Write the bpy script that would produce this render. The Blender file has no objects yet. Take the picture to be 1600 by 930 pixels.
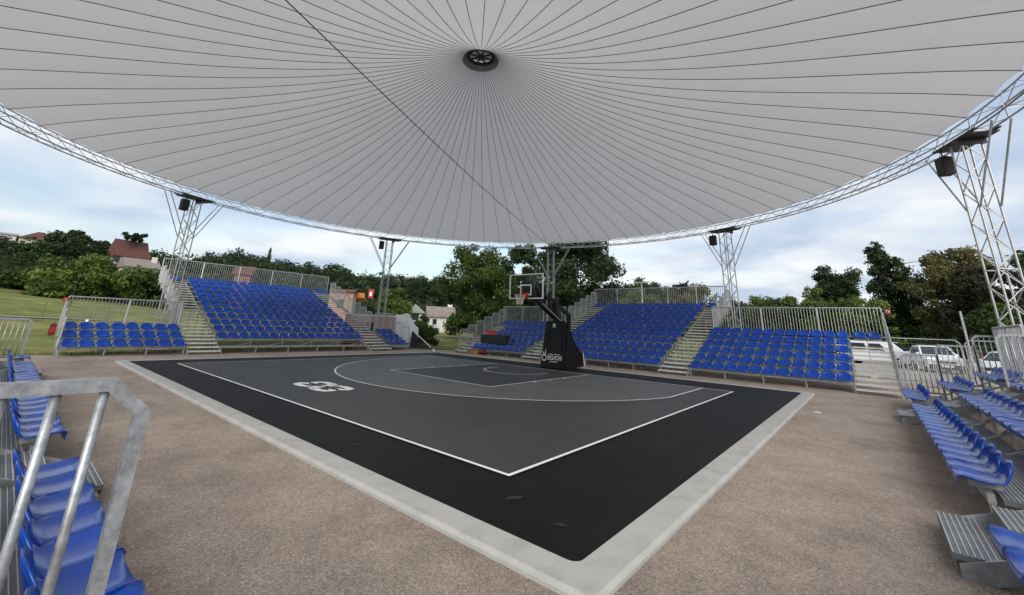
import bpy, bmesh, math, random
import numpy as np
from mathutils import Vector, Matrix
R_ = math.radians
C = bpy.context.scene.collection
SC = bpy.context.scene

# ------------------------------------------------------------------ camera
cd = bpy.data.cameras.new('camera'); cam = bpy.data.objects.new('camera', cd); C.objects.link(cam)
YAW, PIT, ROL = -0.71016, 0.27703, 0.04093
CAMP = Vector((11.03808, -15.3448, 1.7796))
fw = Vector((math.sin(YAW)*math.cos(PIT), math.cos(YAW)*math.cos(PIT), math.sin(PIT)))
rt = Vector((math.cos(YAW), -math.sin(YAW), 0)); up = rt.cross(fw)
r2 = rt*math.cos(ROL)+up*math.sin(ROL); u2 = -rt*math.sin(ROL)+up*math.cos(ROL)
cam.matrix_world = Matrix(((r2.x, u2.x, -fw.x, CAMP.x), (r2.y, u2.y, -fw.y, CAMP.y), (r2.z, u2.z, -fw.z, CAMP.z), (0, 0, 0, 1)))
cd.sensor_width = 36; cd.lens = 643.624/1600*36
cd.shift_x = (800-792.643)/1600; cd.shift_y = (325.756-465)/1600
cd.clip_start = 0.05; cd.clip_end = 3000
SC.camera = cam

# ------------------------------------------------------------------ sky, sun, exposure
SUN_EL, SUN_AZ = R_(31), R_(138)          # azimuth clockwise from +y
w = bpy.data.worlds.new('World'); SC.world = w; w.use_nodes = True
nt = w.node_tree; nt.nodes.clear()
def N(t, tree=None, **k):
    n = (tree or nt).nodes.new(t)
    for a, b in k.items(): setattr(n, a, b)
    return n
L = nt.links.new
out = N('ShaderNodeOutputWorld'); bg = N('ShaderNodeBackground'); bg.inputs[1].default_value = 0.10
sky = N('ShaderNodeTexSky', sky_type='NISHITA', sun_disc=False, sun_elevation=SUN_EL, sun_rotation=SUN_AZ, air_density=1.2, dust_density=1.5)
tc = N('ShaderNodeTexCoord'); sep = N('ShaderNodeSeparateXYZ'); L(tc.outputs['Generated'], sep.inputs[0])
zz = N('ShaderNodeMath', operation='MAXIMUM'); L(sep.outputs[2], zz.inputs[0]); zz.inputs[1].default_value = 0.0
za = N('ShaderNodeMath', operation='ADD'); L(zz.outputs[0], za.inputs[0]); za.inputs[1].default_value = 0.16
dx = N('ShaderNodeMath', operation='DIVIDE'); L(sep.outputs[0], dx.inputs[0]); L(za.outputs[0], dx.inputs[1])
dy = N('ShaderNodeMath', operation='DIVIDE'); L(sep.outputs[1], dy.inputs[0]); L(za.outputs[0], dy.inputs[1])
cmb = N('ShaderNodeCombineXYZ'); L(dx.outputs[0], cmb.inputs[0]); L(dy.outputs[0], cmb.inputs[1])
n1 = N('ShaderNodeTexNoise'); n1.inputs['Scale'].default_value = 0.62; n1.inputs['Detail'].default_value = 5; n1.inputs['Roughness'].default_value = 0.5; n1.inputs['Distortion'].default_value = 0.5
n2 = N('ShaderNodeTexNoise'); n2.inputs['Scale'].default_value = 1.1; n2.inputs['Detail'].default_value = 4; n2.inputs['Roughness'].default_value = 0.5
mp = N('ShaderNodeMapping'); mp.inputs['Location'].default_value = (3.1, 7.4, 0); mp.inputs['Rotation'].default_value = (0, 0, 0.6); mp.inputs['Scale'].default_value = (0.7, 1.3, 1)
L(cmb.outputs[0], mp.inputs[0]); L(mp.outputs[0], n1.inputs['Vector']); L(cmb.outputs[0], n2.inputs['Vector'])
r1 = N('ShaderNodeValToRGB'); r1.color_ramp.elements[0].position = 0.36; r1.color_ramp.elements[0].color = (0.30, 0.30, 0.30, 1)
r1.color_ramp.elements[1].position = 0.54; r1.color_ramp.elements[1].color = (0.97, 0.97, 0.97, 1); L(n1.outputs[0], r1.inputs[0])
r2n = N('ShaderNodeValToRGB'); r2n.color_ramp.elements[0].position = 0.40; r2n.color_ramp.elements[0].color = (3.2, 3.8, 4.8, 1)
r2n.color_ramp.elements[1].position = 0.60; r2n.color_ramp.elements[1].color = (5.6, 5.75, 5.9, 1); L(n2.outputs[0], r2n.inputs[0])
mixc = N('ShaderNodeMix', data_type='RGBA'); L(r1.outputs[0], mixc.inputs[0]); L(sky.outputs[0], mixc.inputs[6]); L(r2n.outputs[0], mixc.inputs[7])
L(mixc.outputs[2], bg.inputs[0]); L(bg.outputs[0], out.inputs[0])
sd = bpy.data.lights.new('sun', 'SUN'); sd.energy = 1.5; sd.angle = R_(50); sd.color = (1, 0.96, 0.9)
sun = bpy.data.objects.new('sun', sd); C.objects.link(sun)
sdir = Vector((math.sin(SUN_AZ)*math.cos(SUN_EL), math.cos(SUN_AZ)*math.cos(SUN_EL), math.sin(SUN_EL)))
sun.rotation_euler = sdir.to_track_quat('Z', 'Y').to_euler(); sun.location = (0, 0, 40)
SC.view_settings.view_transform = 'Standard'; SC.view_settings.look = 'None'; SC.view_settings.gamma = 1
SC.view_settings.use_curve_mapping = False; SC.view_settings.exposure = 0.78
SC.render.engine = 'CYCLES'
SC.cycles.max_bounces = 8; SC.cycles.diffuse_bounces = 5; SC.cycles.transparent_max_bounces = 12

# ------------------------------------------------------------------ materials
MATS = {}
def mat(name, col, rough=0.6, metal=0.0, var=0.0, vscale=3.0, bump=0.0, bscale=40.0, objvar=0.0, transl=0.0, spec=0.5, ramp=None, detail=4, stretch=None):
    m = bpy.data.materials.new(name); m.use_nodes = True; t = m.node_tree
    b = t.nodes['Principled BSDF']; b.inputs['Roughness'].default_value = rough; b.inputs['Metallic'].default_value = metal
    b.inputs['Specular IOR Level'].default_value = spec
    b.inputs['Base Color'].default_value = (*col, 1)
    src = None
    if var or bump or ramp:
        co = N('ShaderNodeTexCoord', t)
        vec = co.outputs['Object']
        if stretch:
            ms = N('ShaderNodeMapping', t); ms.inputs['Scale'].default_value = stretch; t.links.new(vec, ms.inputs[0]); vec = ms.outputs[0]
    if var or ramp:
        nz = N('ShaderNodeTexNoise', t); nz.inputs['Scale'].default_value = vscale; nz.inputs['Detail'].default_value = detail; nz.inputs['Roughness'].default_value = 0.62
        t.links.new(vec, nz.inputs['Vector'])
        rp = N('ShaderNodeValToRGB', t); t.links.new(nz.outputs[0], rp.inputs[0])
        if ramp:
            rp.color_ramp.elements[0].position, rp.color_ramp.elements[1].position = ramp[0][0], ramp[1][0]
            rp.color_ramp.elements[0].color = (*ramp[0][1], 1); rp.color_ramp.elements[1].color = (*ramp[1][1], 1)
            for p, c in ramp[2:]:
                e = rp.color_ramp.elements.new(p); e.color = (*c, 1)
        else:
            rp.color_ramp.elements[0].position, rp.color_ramp.elements[1].position = 0.3, 0.7
            rp.color_ramp.elements[0].color = (*[c*(1-var) for c in col], 1); rp.color_ramp.elements[1].color = (*[min(1, c*(1+var)) for c in col], 1)
        src = rp.outputs[0]
    if objvar:
        oi = N('ShaderNodeObjectInfo', t); hs = N('ShaderNodeHueSaturation', t)
        mr = N('ShaderNodeMapRange', t); mr.inputs[3].default_value = 1-objvar; mr.inputs[4].default_value = 1+objvar
        t.links.new(oi.outputs['Random'], mr.inputs[0]); t.links.new(mr.outputs[0], hs.inputs['Value'])
        if src: t.links.new(src, hs.inputs['Color'])
        else: hs.inputs['Color'].default_value = (*col, 1)
        src = hs.outputs[0]
    if src: t.links.new(src, b.inputs['Base Color'])
    if bump:
        nb = N('ShaderNodeTexNoise', t); nb.inputs['Scale'].default_value = bscale; nb.inputs['Detail'].default_value = 6; nb.inputs['Roughness'].default_value = 0.7
        t.links.new(vec, nb.inputs['Vector'])
        bp = N('ShaderNodeBump', t); bp.inputs['Strength'].default_value = bump; bp.inputs['Distance'].default_value = 0.02
        t.links.new(nb.outputs[0], bp.inputs['Height']); t.links.new(bp.outputs[0], b.inputs['Normal'])
    if transl:
        o = t.nodes['Material Output']; tr = N('ShaderNodeBsdfTranslucent', t); mx = N('ShaderNodeMixShader', t); mx.inputs[0].default_value = transl
        if src: t.links.new(src, tr.inputs[0])
        else: tr.inputs[0].default_value = (*col, 1)
        t.links.new(b.outputs[0], mx.inputs[1]); t.links.new(tr.outputs[0], mx.inputs[2]); t.links.new(mx.outputs[0], o.inputs[0])
    MATS[name] = m
    return m

def leafmat(name, dark, light, scale=0.5, transl=0.28):
    m = bpy.data.materials.new(name); m.use_nodes = True; t = m.node_tree
    b = t.nodes['Principled BSDF']; b.inputs['Roughness'].default_value = 0.55; b.inputs['Specular IOR Level'].default_value = 0.25
    g = N('ShaderNodeNewGeometry', t); nz = N('ShaderNodeTexNoise', t); nz.inputs['Scale'].default_value = scale; nz.inputs['Detail'].default_value = 3
    t.links.new(g.outputs['Position'], nz.inputs['Vector'])
    at = N('ShaderNodeAttribute', t); at.attribute_name = 'leafv'
    ad = N('ShaderNodeMath', t, operation='MULTIPLY_ADD'); t.links.new(at.outputs['Fac'], ad.inputs[0]); ad.inputs[1].default_value = 0.5
    t.links.new(nz.outputs[0], ad.inputs[2])
    rp = N('ShaderNodeValToRGB', t); rp.color_ramp.elements[0].position = 0.45; rp.color_ramp.elements[1].position = 0.98
    rp.color_ramp.elements[0].color = (*dark, 1); rp.color_ramp.elements[1].color = (*light, 1); t.links.new(ad.outputs[0], rp.inputs[0])
    t.links.new(rp.outputs[0], b.inputs['Base Color'])
    tr = N('ShaderNodeBsdfTranslucent', t); t.links.new(rp.outputs[0], tr.inputs[0]); mx = N('ShaderNodeMixShader', t); mx.inputs[0].default_value = transl
    t.links.new(b.outputs[0], mx.inputs[1]); t.links.new(tr.outputs[0], mx.inputs[2]); t.links.new(mx.outputs[0], t.nodes['Material Output'].inputs[0])
    MATS[name] = m
    return m

mat('galv', (0.44, 0.45, 0.455), 0.42, 0.55, var=0.28, vscale=9, objvar=0.08)
mat('galv_near', (0.42, 0.44, 0.46), 0.40, 0.6, var=0.38, vscale=26, detail=8, bump=0.12, bscale=90)
mat('alu', (0.47, 0.475, 0.48), 0.42, 0.6, var=0.12, vscale=6)
mat('deck', (0.52, 0.525, 0.525), 0.45, 0.35, var=0.2, vscale=5, objvar=0.08)
mat('deck_dark', (0.17, 0.175, 0.18), 0.5, 0.3, var=0.25, vscale=6, objvar=0.06)
mat('rib_catchlight', (0.55, 0.56, 0.56), 0.4, 0.4, var=0.1)  # paler rib tops: light caught by the ribs is put into the colour
mat('tread', (0.64, 0.64, 0.62), 0.45, 0.2, var=0.16, vscale=6, objvar=0.06)
mat('seat_blue', (0.001, 0.052, 0.35), 0.20, 0.0, var=0.1, vscale=5, objvar=0.10, spec=0.5)
mat('membrane', (0.72, 0.70, 0.685), 0.75, 0, var=0.02, vscale=0.8, transl=0.36, objvar=0.012, spec=0.2)
mat('collar', (0.25, 0.245, 0.24), 0.8, 0, var=0.1)
mat('seam', (0.10, 0.10, 0.10), 0.7)
mat('dark_cable', (0.025, 0.025, 0.027), 0.6)
mat('black', (0.006, 0.006, 0.0065), 0.6, 0, var=0.3, vscale=6)
mat('black_vinyl', (0.006, 0.006, 0.0065), 0.5, 0, var=0.4, vscale=3, bump=0.3, bscale=4, spec=0.25)
mat('dark_steel', (0.045, 0.047, 0.05), 0.5, 0.3, var=0.3)
mat('white_paint', (0.86, 0.86, 0.85), 0.55, 0, var=0.05, vscale=3)
mat('red', (0.42, 0.02, 0.025), 0.5, 0, var=0.1)
mat('sign_red', (0.26, 0.02, 0.025), 0.6)
mat('pink_red', (0.55, 0.06, 0.09), 0.55)
mat('dark_red', (0.17, 0.012, 0.03), 0.45)
mat('rim_red', (0.50, 0.03, 0.02), 0.4)
mat('net', (0.75, 0.75, 0.72), 0.9)
mat('brown_box', (0.30, 0.17, 0.08), 0.8, var=0.15)
mat('concrete', (0.44, 0.43, 0.405), 0.85, 0, bump=0.25, bscale=60, ramp=((0.26, (0.36, 0.352, 0.33)), (0.76, (0.50, 0.49, 0.46)), (0.5, (0.455, 0.447, 0.42))), vscale=4, detail=12)
mat('court_black', (0.012, 0.0118, 0.0115), 0.6, 0, var=0.2, vscale=1.2, bump=0.05, bscale=300, detail=8, spec=0.07)
mat('court_grey', (0.058, 0.059, 0.058), 0.52, 0, var=0.13, vscale=0.8, bump=0.05, bscale=300, detail=8, spec=0.07)
mat('court_arc', (0.118, 0.121, 0.118), 0.55, 0, var=0.11, vscale=0.8, bump=0.05, bscale=300, detail=8, spec=0.07)
mat('court_key', (0.054, 0.055, 0.054), 0.55, 0, var=0.12, vscale=0.8, bump=0.05, bscale=300, detail=8, spec=0.07)
mat('tarp_white', (0.74, 0.75, 0.76), 0.5, 0, var=0.06)
mat('peach', (0.46, 0.29, 0.22), 0.8, 0, var=0.12, vscale=2)
mat('orange', (0.55, 0.19, 0.03), 0.6)
mat('wall_white', (0.72, 0.70, 0.66), 0.9, 0, var=0.06, vscale=1)
mat('wall_cream', (0.60, 0.54, 0.44), 0.9, 0, var=0.08, vscale=1)
mat('wall_pink', (0.25, 0.14, 0.125), 0.9, 0, var=0.08, vscale=1)
mat('roof_red', (0.115, 0.047, 0.038), 0.85, 0, var=0.25, vscale=3)
mat('roof_grey', (0.24, 0.20, 0.18), 0.85, 0, var=0.25, vscale=3)
mat('roof_pale', (0.33, 0.33, 0.33), 0.8, 0, var=0.15, vscale=3)
mat('window_dark', (0.03, 0.035, 0.04), 0.15)
mat('car_white', (0.78, 0.78, 0.77), 0.22, 0)
mat('car_red', (0.35, 0.015, 0.03), 0.22, 0)
mat('car_glass', (0.02, 0.025, 0.03), 0.08)
mat('tyre', (0.02, 0.02, 0.02), 0.85)
mat('rim_metal', (0.5, 0.5, 0.5), 0.35, 0.8)
mat('lamp_glass', (0.7, 0.7, 0.68), 0.15)
mat('bark', (0.085, 0.065, 0.05), 0.9, 0, var=0.3, vscale=8, bump=0.6, bscale=12)
mat('pave', (0.33, 0.30, 0.25), 0.9, 0, var=0.14, vscale=1.2, bump=0.2, bscale=30, detail=8)
mat('path', (0.27, 0.265, 0.20), 0.9, 0, var=0.1)
leafmat('leaf_mid', (0.020, 0.040, 0.011), (0.10, 0.15, 0.034))
leafmat('leaf_light', (0.040, 0.075, 0.016), (0.18, 0.24, 0.052))
leafmat('leaf_dark', (0.012, 0.026, 0.011), (0.055, 0.088, 0.030))
leafmat('leaf_far', (0.012, 0.026, 0.012), (0.060, 0.092, 0.032), scale=0.12)
leafmat('leaf_bronze', (0.018, 0.016, 0.012), (0.065, 0.060, 0.030))
leafmat('leaf_olive', (0.05, 0.06, 0.02), (0.21, 0.20, 0.075))

# dirt: fine gravelly earth with broad mottling
def dirtmat():
    m = bpy.data.materials.new('dirt'); m.use_nodes = True; t = m.node_tree; b = t.nodes['Principled BSDF']; b.inputs['Roughness'].default_value = 0.95
    b.inputs['Specular IOR Level'].default_value = 0.2
    co = N('ShaderNodeTexCoord', t)
    a = N('ShaderNodeTexNoise', t); a.inputs['Scale'].default_value = 0.55; a.inputs['Detail'].default_value = 9; a.inputs['Roughness'].default_value = 0.65
    g = N('ShaderNodeTexNoise', t); g.inputs['Scale'].default_value = 80; g.inputs['Detail'].default_value = 5; g.inputs['Roughness'].default_value = 0.75
    v = N('ShaderNodeTexVoronoi', t); v.inputs['Scale'].default_value = 60
    mpp = N('ShaderNodeMapping', t); mpp.inputs['Scale'].default_value = (1.0, 1.25, 1); mpp.inputs['Rotation'].default_value = (0, 0, 0.7)
    s = N('ShaderNodeTexNoise', t); s.inputs['Scale'].default_value = 2.6; s.inputs['Detail'].default_value = 7; s.inputs['Roughness'].default_value = 0.6
    for n in (a, g, v): t.links.new(co.outputs['Object'], n.inputs['Vector'])
    t.links.new(co.outputs['Object'], mpp.inputs[0]); t.links.new(mpp.outputs[0], s.inputs['Vector'])
    rp = N('ShaderNodeValToRGB', t); e = rp.color_ramp.elements; e[0].position = 0.30; e[0].color = (0.27, 0.222, 0.186, 1); e[1].position = 0.72; e[1].color = (0.48, 0.405, 0.34, 1)
    x = rp.color_ramp.elements.new(0.5); x.color = (0.385, 0.316, 0.262, 1)
    t.links.new(a.outputs[0], rp.inputs[0])
    rs = N('ShaderNodeMapRange', t); rs.inputs[1].default_value = 0.3; rs.inputs[2].default_value = 0.7; rs.inputs[3].default_value = 0.88; rs.inputs[4].default_value = 1.10; t.links.new(s.outputs[0], rs.inputs[0])
    rg = N('ShaderNodeMapRange', t); rg.inputs[1].default_value = 0.34; rg.inputs[2].default_value = 0.66; rg.inputs[3].default_value = 0.62; rg.inputs[4].default_value = 1.35; t.links.new(g.outputs[0], rg.inputs[0])
    v2 = N('ShaderNodeTexVoronoi', t); v2.inputs['Scale'].default_value = 120; t.links.new(co.outputs['Object'], v2.inputs['Vector'])
    vm = N('ShaderNodeMapRange', t); vm.inputs[3].default_value = 0.76; vm.inputs[4].default_value = 1.22; sx = N('ShaderNodeSeparateColor', t); t.links.new(v.outputs['Color'], sx.inputs[0]); t.links.new(sx.outputs[0], vm.inputs[0])
    vn = N('ShaderNodeMapRange', t); vn.inputs[3].default_value = 0.76; vn.inputs[4].default_value = 1.22; sy = N('ShaderNodeSeparateColor', t); t.links.new(v2.outputs['Color'], sy.inputs[0]); t.links.new(sy.outputs[0], vn.inputs[0])
    mv = N('ShaderNodeMath', t, operation='MULTIPLY'); t.links.new(vm.outputs[0], mv.inputs[0]); t.links.new(vn.outputs[0], mv.inputs[1])
    mg = N('ShaderNodeMath', t, operation='MULTIPLY'); t.links.new(rg.outputs[0], mg.inputs[0]); t.links.new(mv.outputs[0], mg.inputs[1])
    mm = N('ShaderNodeMath', t, operation='MULTIPLY'); t.links.new(rs.outputs[0], mm.inputs[0]); t.links.new(mg.outputs[0], mm.inputs[1])
    hs = N('ShaderNodeHueSaturation', t); t.links.new(rp.outputs[0], hs.inputs['Color']); t.links.new(mm.outputs[0], hs.inputs['Value']); t.links.new(hs.outputs[0], b.inputs['Base Color'])
    ad = N('ShaderNodeMath', t, operation='MULTIPLY_ADD'); t.links.new(s.outputs[0], ad.inputs[0]); ad.inputs[1].default_value = 1.3; t.links.new(g.outputs[0], ad.inputs[2])
    bp = N('ShaderNodeBump', t); bp.inputs['Strength'].default_value = 0.75; bp.inputs['Distance'].default_value = 0.02; t.links.new(ad.outputs[0], bp.inputs['Height']); t.links.new(bp.outputs[0], b.inputs['Normal'])
    MATS['dirt'] = m
dirtmat()
mat('grass', (0.11, 0.13, 0.035), 0.95, 0, bump=0.9, bscale=7, vscale=0.55, detail=9, spec=0.15,
    ramp=((0.30, (0.09, 0.108, 0.028)), (0.70, (0.29, 0.26, 0.10)), (0.5, (0.165, 0.178, 0.050))))
def glassmat():
    m = bpy.data.materials.new('board_glass'); m.use_nodes = True; t = m.node_tree; t.nodes.clear()
    o = N('ShaderNodeOutputMaterial', t); tr = N('ShaderNodeBsdfTransparent', t); tr.inputs[0].default_value = (0.93, 0.95, 0.94, 1)
    gl = N('ShaderNodeBsdfGlossy', t); gl.inputs['Roughness'].default_value = 0.03
    fr = N('ShaderNodeFresnel', t); fr.inputs[0].default_value = 1.22; mx = N('ShaderNodeMixShader', t)
    t.links.new(fr.outputs[0], mx.inputs[0]); t.links.new(tr.outputs[0], mx.inputs[1]); t.links.new(gl.outputs[0], mx.inputs[2]); t.links.new(mx.outputs[0], o.inputs[0])
    MATS['board_glass'] = m
glassmat()

# ------------------------------------------------------------------ mesh helpers
class MB:
    def __init__(s): s.v = []; s.f = []
    def add(s, vs, fs):
        o = len(s.v); s.v += [tuple(x) for x in vs]; s.f += [tuple(i+o for i in f) for f in fs]; return s
    def box(s, x0, x1, y0, y1, z0, z1):
        return s.add([(x0,y0,z0),(x1,y0,z0),(x1,y1,z0),(x0,y1,z0),(x0,y0,z1),(x1,y0,z1),(x1,y1,z1),(x0,y1,z1)],
                     [(0,3,2,1),(4,5,6,7),(0,1,5,4),(1,2,6,5),(2,3,7,6),(3,0,4,7)])
    def tube(s, a, b, r, n=6, r2=None, cap=True):
        a, b = Vector(a), Vector(b); d = (b-a)
        if d.length < 1e-6: return s
        d.normalize(); ref = Vector((0,0,1)) if abs(d.z) < 0.95 else Vector((1,0,0))
        u = d.cross(ref).normalized(); v = d.cross(u); r2 = r if r2 is None else r2
        ph = math.pi/n
        vs = [a+(u*math.cos(2*math.pi*i/n+ph)+v*math.sin(2*math.pi*i/n+ph))*r for i in range(n)]
        vs += [b+(u*math.cos(2*math.pi*i/n+ph)+v*math.sin(2*math.pi*i/n+ph))*r2 for i in range(n)]
        fs = [(i, (i+1)%n, n+(i+1)%n, n+i) for i in range(n)]
        if cap: fs += [tuple(range(n-1,-1,-1)), tuple(range(n, 2*n))]
        return s.add(vs, fs)
    def sq(s, a, b, w): return s.tube(a, b, w*0.7071, 4)
    def path(s, pts, r, n=6, closed=False):
        m = len(pts)
        for i in range(m if closed else m-1): s.tube(pts[i], pts[(i+1)%m], r, n)
        return s
    def extr(s, poly, x0, x1, axis='x'):      # polygon of (a,b) swept along an axis
        n = len(poly)
        mk = {'x': lambda t,p: (t,p[0],p[1]), 'y': lambda t,p: (p[0],t,p[1]), 'z': lambda t,p: (p[0],p[1],t)}[axis]
        vs = [mk(x0,p) for p in poly]+[mk(x1,p) for p in poly]
        fs = [(i,(i+1)%n,n+(i+1)%n,n+i) for i in range(n)]+[tuple(range(n-1,-1,-1)), tuple(range(n,2*n))]
        return s.add(vs, fs)
    def lathe(s, prof, n=16, c=(0,0,0)):
        m = len(prof); vs = []
        for r, z in prof: vs += [(c[0]+r*math.cos(2*math.pi*i/n), c[1]+r*math.sin(2*math.pi*i/n), c[2]+z) for i in range(n)]
        fs = [(j*n+i, j*n+(i+1)%n, (j+1)*n+(i+1)%n, (j+1)*n+i) for j in range(m-1) for i in range(n)]
        return s.add(vs, fs)
    def mesh(s, name, m=None, smooth=False):
        me = bpy.data.meshes.new(name); me.from_pydata(s.v, [], s.f); me.update()
        b = bmesh.new(); b.from_mesh(me); bmesh.ops.recalc_face_normals(b, faces=b.faces); b.to_mesh(me); b.free()
        if smooth: me.polygons.foreach_set('use_smooth', [True]*len(me.polygons))
        if m: me.materials.append(MATS[m])
        return me
    def build(s, name, m, parent=None, smooth=False, loc=None):
        return link(name, s.mesh(name, m, smooth), parent, loc)
def link(name, me, parent=None, loc=None, rz=0.0, scale=None):
    o = bpy.data.objects.new(name, me); C.objects.link(o)
    if parent: o.parent = parent
    if loc: o.location = loc
    if rz: o.rotation_euler[2] = rz
    if scale: o.scale = scale
    return o
def tag(o, label, cat, group=None):
    o['label'] = label; o['category'] = cat
    if group: o['group'] = group
    return o
def thing(name, label, cat, loc=(0,0,0), rz=0.0, group=None):
    return tag(link(name, None, None, loc, rz), label, cat, group)
def struct(o, kind='structure'): o['kind'] = kind; return o
def rnd(a, b): return random.uniform(a, b)
def sstep(a, b, x):
    t = max(0.0, min(1.0, (x-a)/(b-a))); return t*t*(3-2*t)
def sheet(name, poly, z, m, parent=None):
    return MB().add([(x, y, z) for x, y in poly], [tuple(range(len(poly)))]).build(name, m, parent)
def txt(s, size, name, m, parent, mw, extrude=0.002):
    cu = bpy.data.curves.new(name, 'FONT'); cu.body = s; cu.size = size; cu.extrude = extrude; cu.align_x = 'CENTER'; cu.align_y = 'CENTER'; cu.resolution_u = 3
    o = bpy.data.objects.new(name, cu); C.objects.link(o)
    dg = bpy.context.evaluated_depsgraph_get(); me = bpy.data.meshes.new_from_object(o.evaluated_get(dg))
    bpy.data.objects.remove(o); me.name = name; me.materials.clear(); me.materials.append(MATS[m])
    q = link(name, me, parent); q.matrix_local = mw; return q
random.seed(4)

# ------------------------------------------------------------------ terrain
def lerp_tab(tab, x):
    if x <= tab[0][0]: return tab[0][1]
    for (a, u), (b, v) in zip(tab, tab[1:]):
        if x <= b: return u+(v-u)*(x-a)/(b-a)
    return tab[-1][1]
RIDGE = [(-180,7),(-110,9),(-90,9),(-80,9.5),(-70,10),(-60,9),(-50,8),(-38,8),(-22,8),(-12,5),(0,4),(12,4),(60,5),(180,7)]
LAWN = [(-180,2),(-120,3.4),(-92,3.0),(-84,2.3),(-76,1.5),(-68,1.0),(-56,0.5),(-40,0.25),(-25,0.0),(100,0.0),(180,2)]
def hgt(x, y):
    dx_, dy_ = x-11, y+15.3; d = math.hypot(dx_, dy_); a = math.degrees(math.atan2(dx_, dy_))
    return lerp_tab(RIDGE, a)*sstep(62, 150, d)+lerp_tab(LAWN, a)*sstep(25, 62, d)
def build_terrain():
    rs = [0,8,16,22,26,30,34,38,42,46,50,54,58,62,66,70,75,80,86,92,98,105,112,120,130,140,150,170,200,260,360,520,800,1400,2400]
    n = 144; vs = [(11,-15.3,-0.02)]; fs = []
    for r in rs[1:]:
        for i in range(n):
            a = 2*math.pi*i/n; x, y = 11+r*math.sin(a), -15.3+r*math.cos(a); vs.append((x, y, hgt(x, y)-0.02))
    for i in range(n): fs.append((0, 1+(i+1)%n, 1+i))
    for j in range(len(rs)-2):
        for i in range(n):
            a, b = 1+j*n+i, 1+j*n+(i+1)%n; fs.append((a, b, b+n, a+n))
    struct(MB().add(vs, fs).build('terrain', 'grass', smooth=True))
build_terrain()
DIRT = [(-13.3,-70),(-13.0,-17),(-13.2,-14.6),(-13.6,-10),(-13.9,-4),(-13.5,1.5),(-12.2,3.2),(-11.4,4.6),(-10.9,5.6),(-10.6,9),(-10.2,13.4),(11.5,13.4),(16,13.2),(40,13),(40,-70)]
def dirt_pts():
    pts = []
    for (a, b), (c, d) in zip(DIRT, DIRT[1:]+DIRT[:1]):
        k = max(1, min(30, int(math.hypot(c-a, d-b)/0.6)))
        for i in range(k):
            t = i/k; j = 0.0 if abs(b) > 30 or abs(a) > 30 else 0.10
            pts.append((a+(c-a)*t+rnd(-j, j), b+(d-b)*t+rnd(-j, j)))
    return pts
struct(sheet('dirt_ground', dirt_pts(), 0.0, 'dirt'))
struct(sheet('car_park', [(8.5,13.7),(60,13.7),(60,44),(8.5,40)], 0.004, 'pave'))
# ragged weed fringe where the lawn meets the earth
def grass_fringe():
    rg = np.random.default_rng(9); vs = []; fs = []
    segs = [((-13.0,-40),(-13.2,-14.6),2600),((-13.2,-14.6),(-13.9,-4),1500),((-13.5,1.5),(-10.9,5.6),1500),((-10.9,5.6),(-10.6,9),500)]
    for (a, b), (c, d), k in segs:
        for i in range(k):
            t = rg.random(); s = abs(rg.normal(0, 0.35)); nx, ny = -(d-b), (c-a); l = math.hypot(nx, ny)
            x, y = a+(c-a)*t+nx/l*(s-0.12), b+(d-b)*t+ny/l*(s-0.12); h = rg.uniform(.03,.13); ang = rg.random()*6.28; wd = rg.uniform(.008,.02)
            lx, ly = rg.normal(0,.05), rg.normal(0,.05); o = len(vs); cx_, sx_ = math.cos(ang)*wd, math.sin(ang)*wd
            vs += [(x-cx_,y-sx_,-.01),(x+cx_,y+sx_,-.01),(x+lx,y+ly,h)]; fs.append((o,o+1,o+2))
    struct(MB().add(vs, fs).build('grass_fringe', 'grass'), 'stuff')['label'] = 'ragged grass tufts along the edge of the bare earth'
grass_fringe()
def loose_gravel():
    rg = np.random.default_rng(21); vs = []; fs = []; n = 0
    while n < 9000:
        d = 1.2+11*rg.random()**1.6; a = math.radians(rg.uniform(-95, 14)); x, y = 11.04+d*math.sin(a), -15.34+d*math.cos(a)
        if (-9.5 < x < 9.5 and -12.5 < y < 2.5) or x > 11.9 or y < -15.2: continue
        r = rg.uniform(.003,.0085)*(1 if rg.random() < .95 else 1.8); o = len(vs); q = rg.uniform(.6,1.3,6)*r
        vs += [(x+q[0],y,.2*r),(x,y+q[1],.25*r),(x-q[2],y,.2*r),(x,y-q[3],.2*r),(x+.2*r,y,.75*q[4]),(x,y,-.4*r)]
        fs += [(o,o+1,o+4),(o+1,o+2,o+4),(o+2,o+3,o+4),(o+3,o,o+4)]; n += 1
    o = struct(MB().add(vs, fs).build('loose_gravel', 'gravel'), 'stuff'); o['label'] = 'fine loose gravel scattered over the bare earth'
mat('gravel', (0.34, 0.29, 0.25), 0.9, ramp=((0.3, (0.17, 0.14, 0.12)), (0.7, (0.50, 0.44, 0.39))), vscale=60, detail=2)
loose_gravel()

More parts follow.
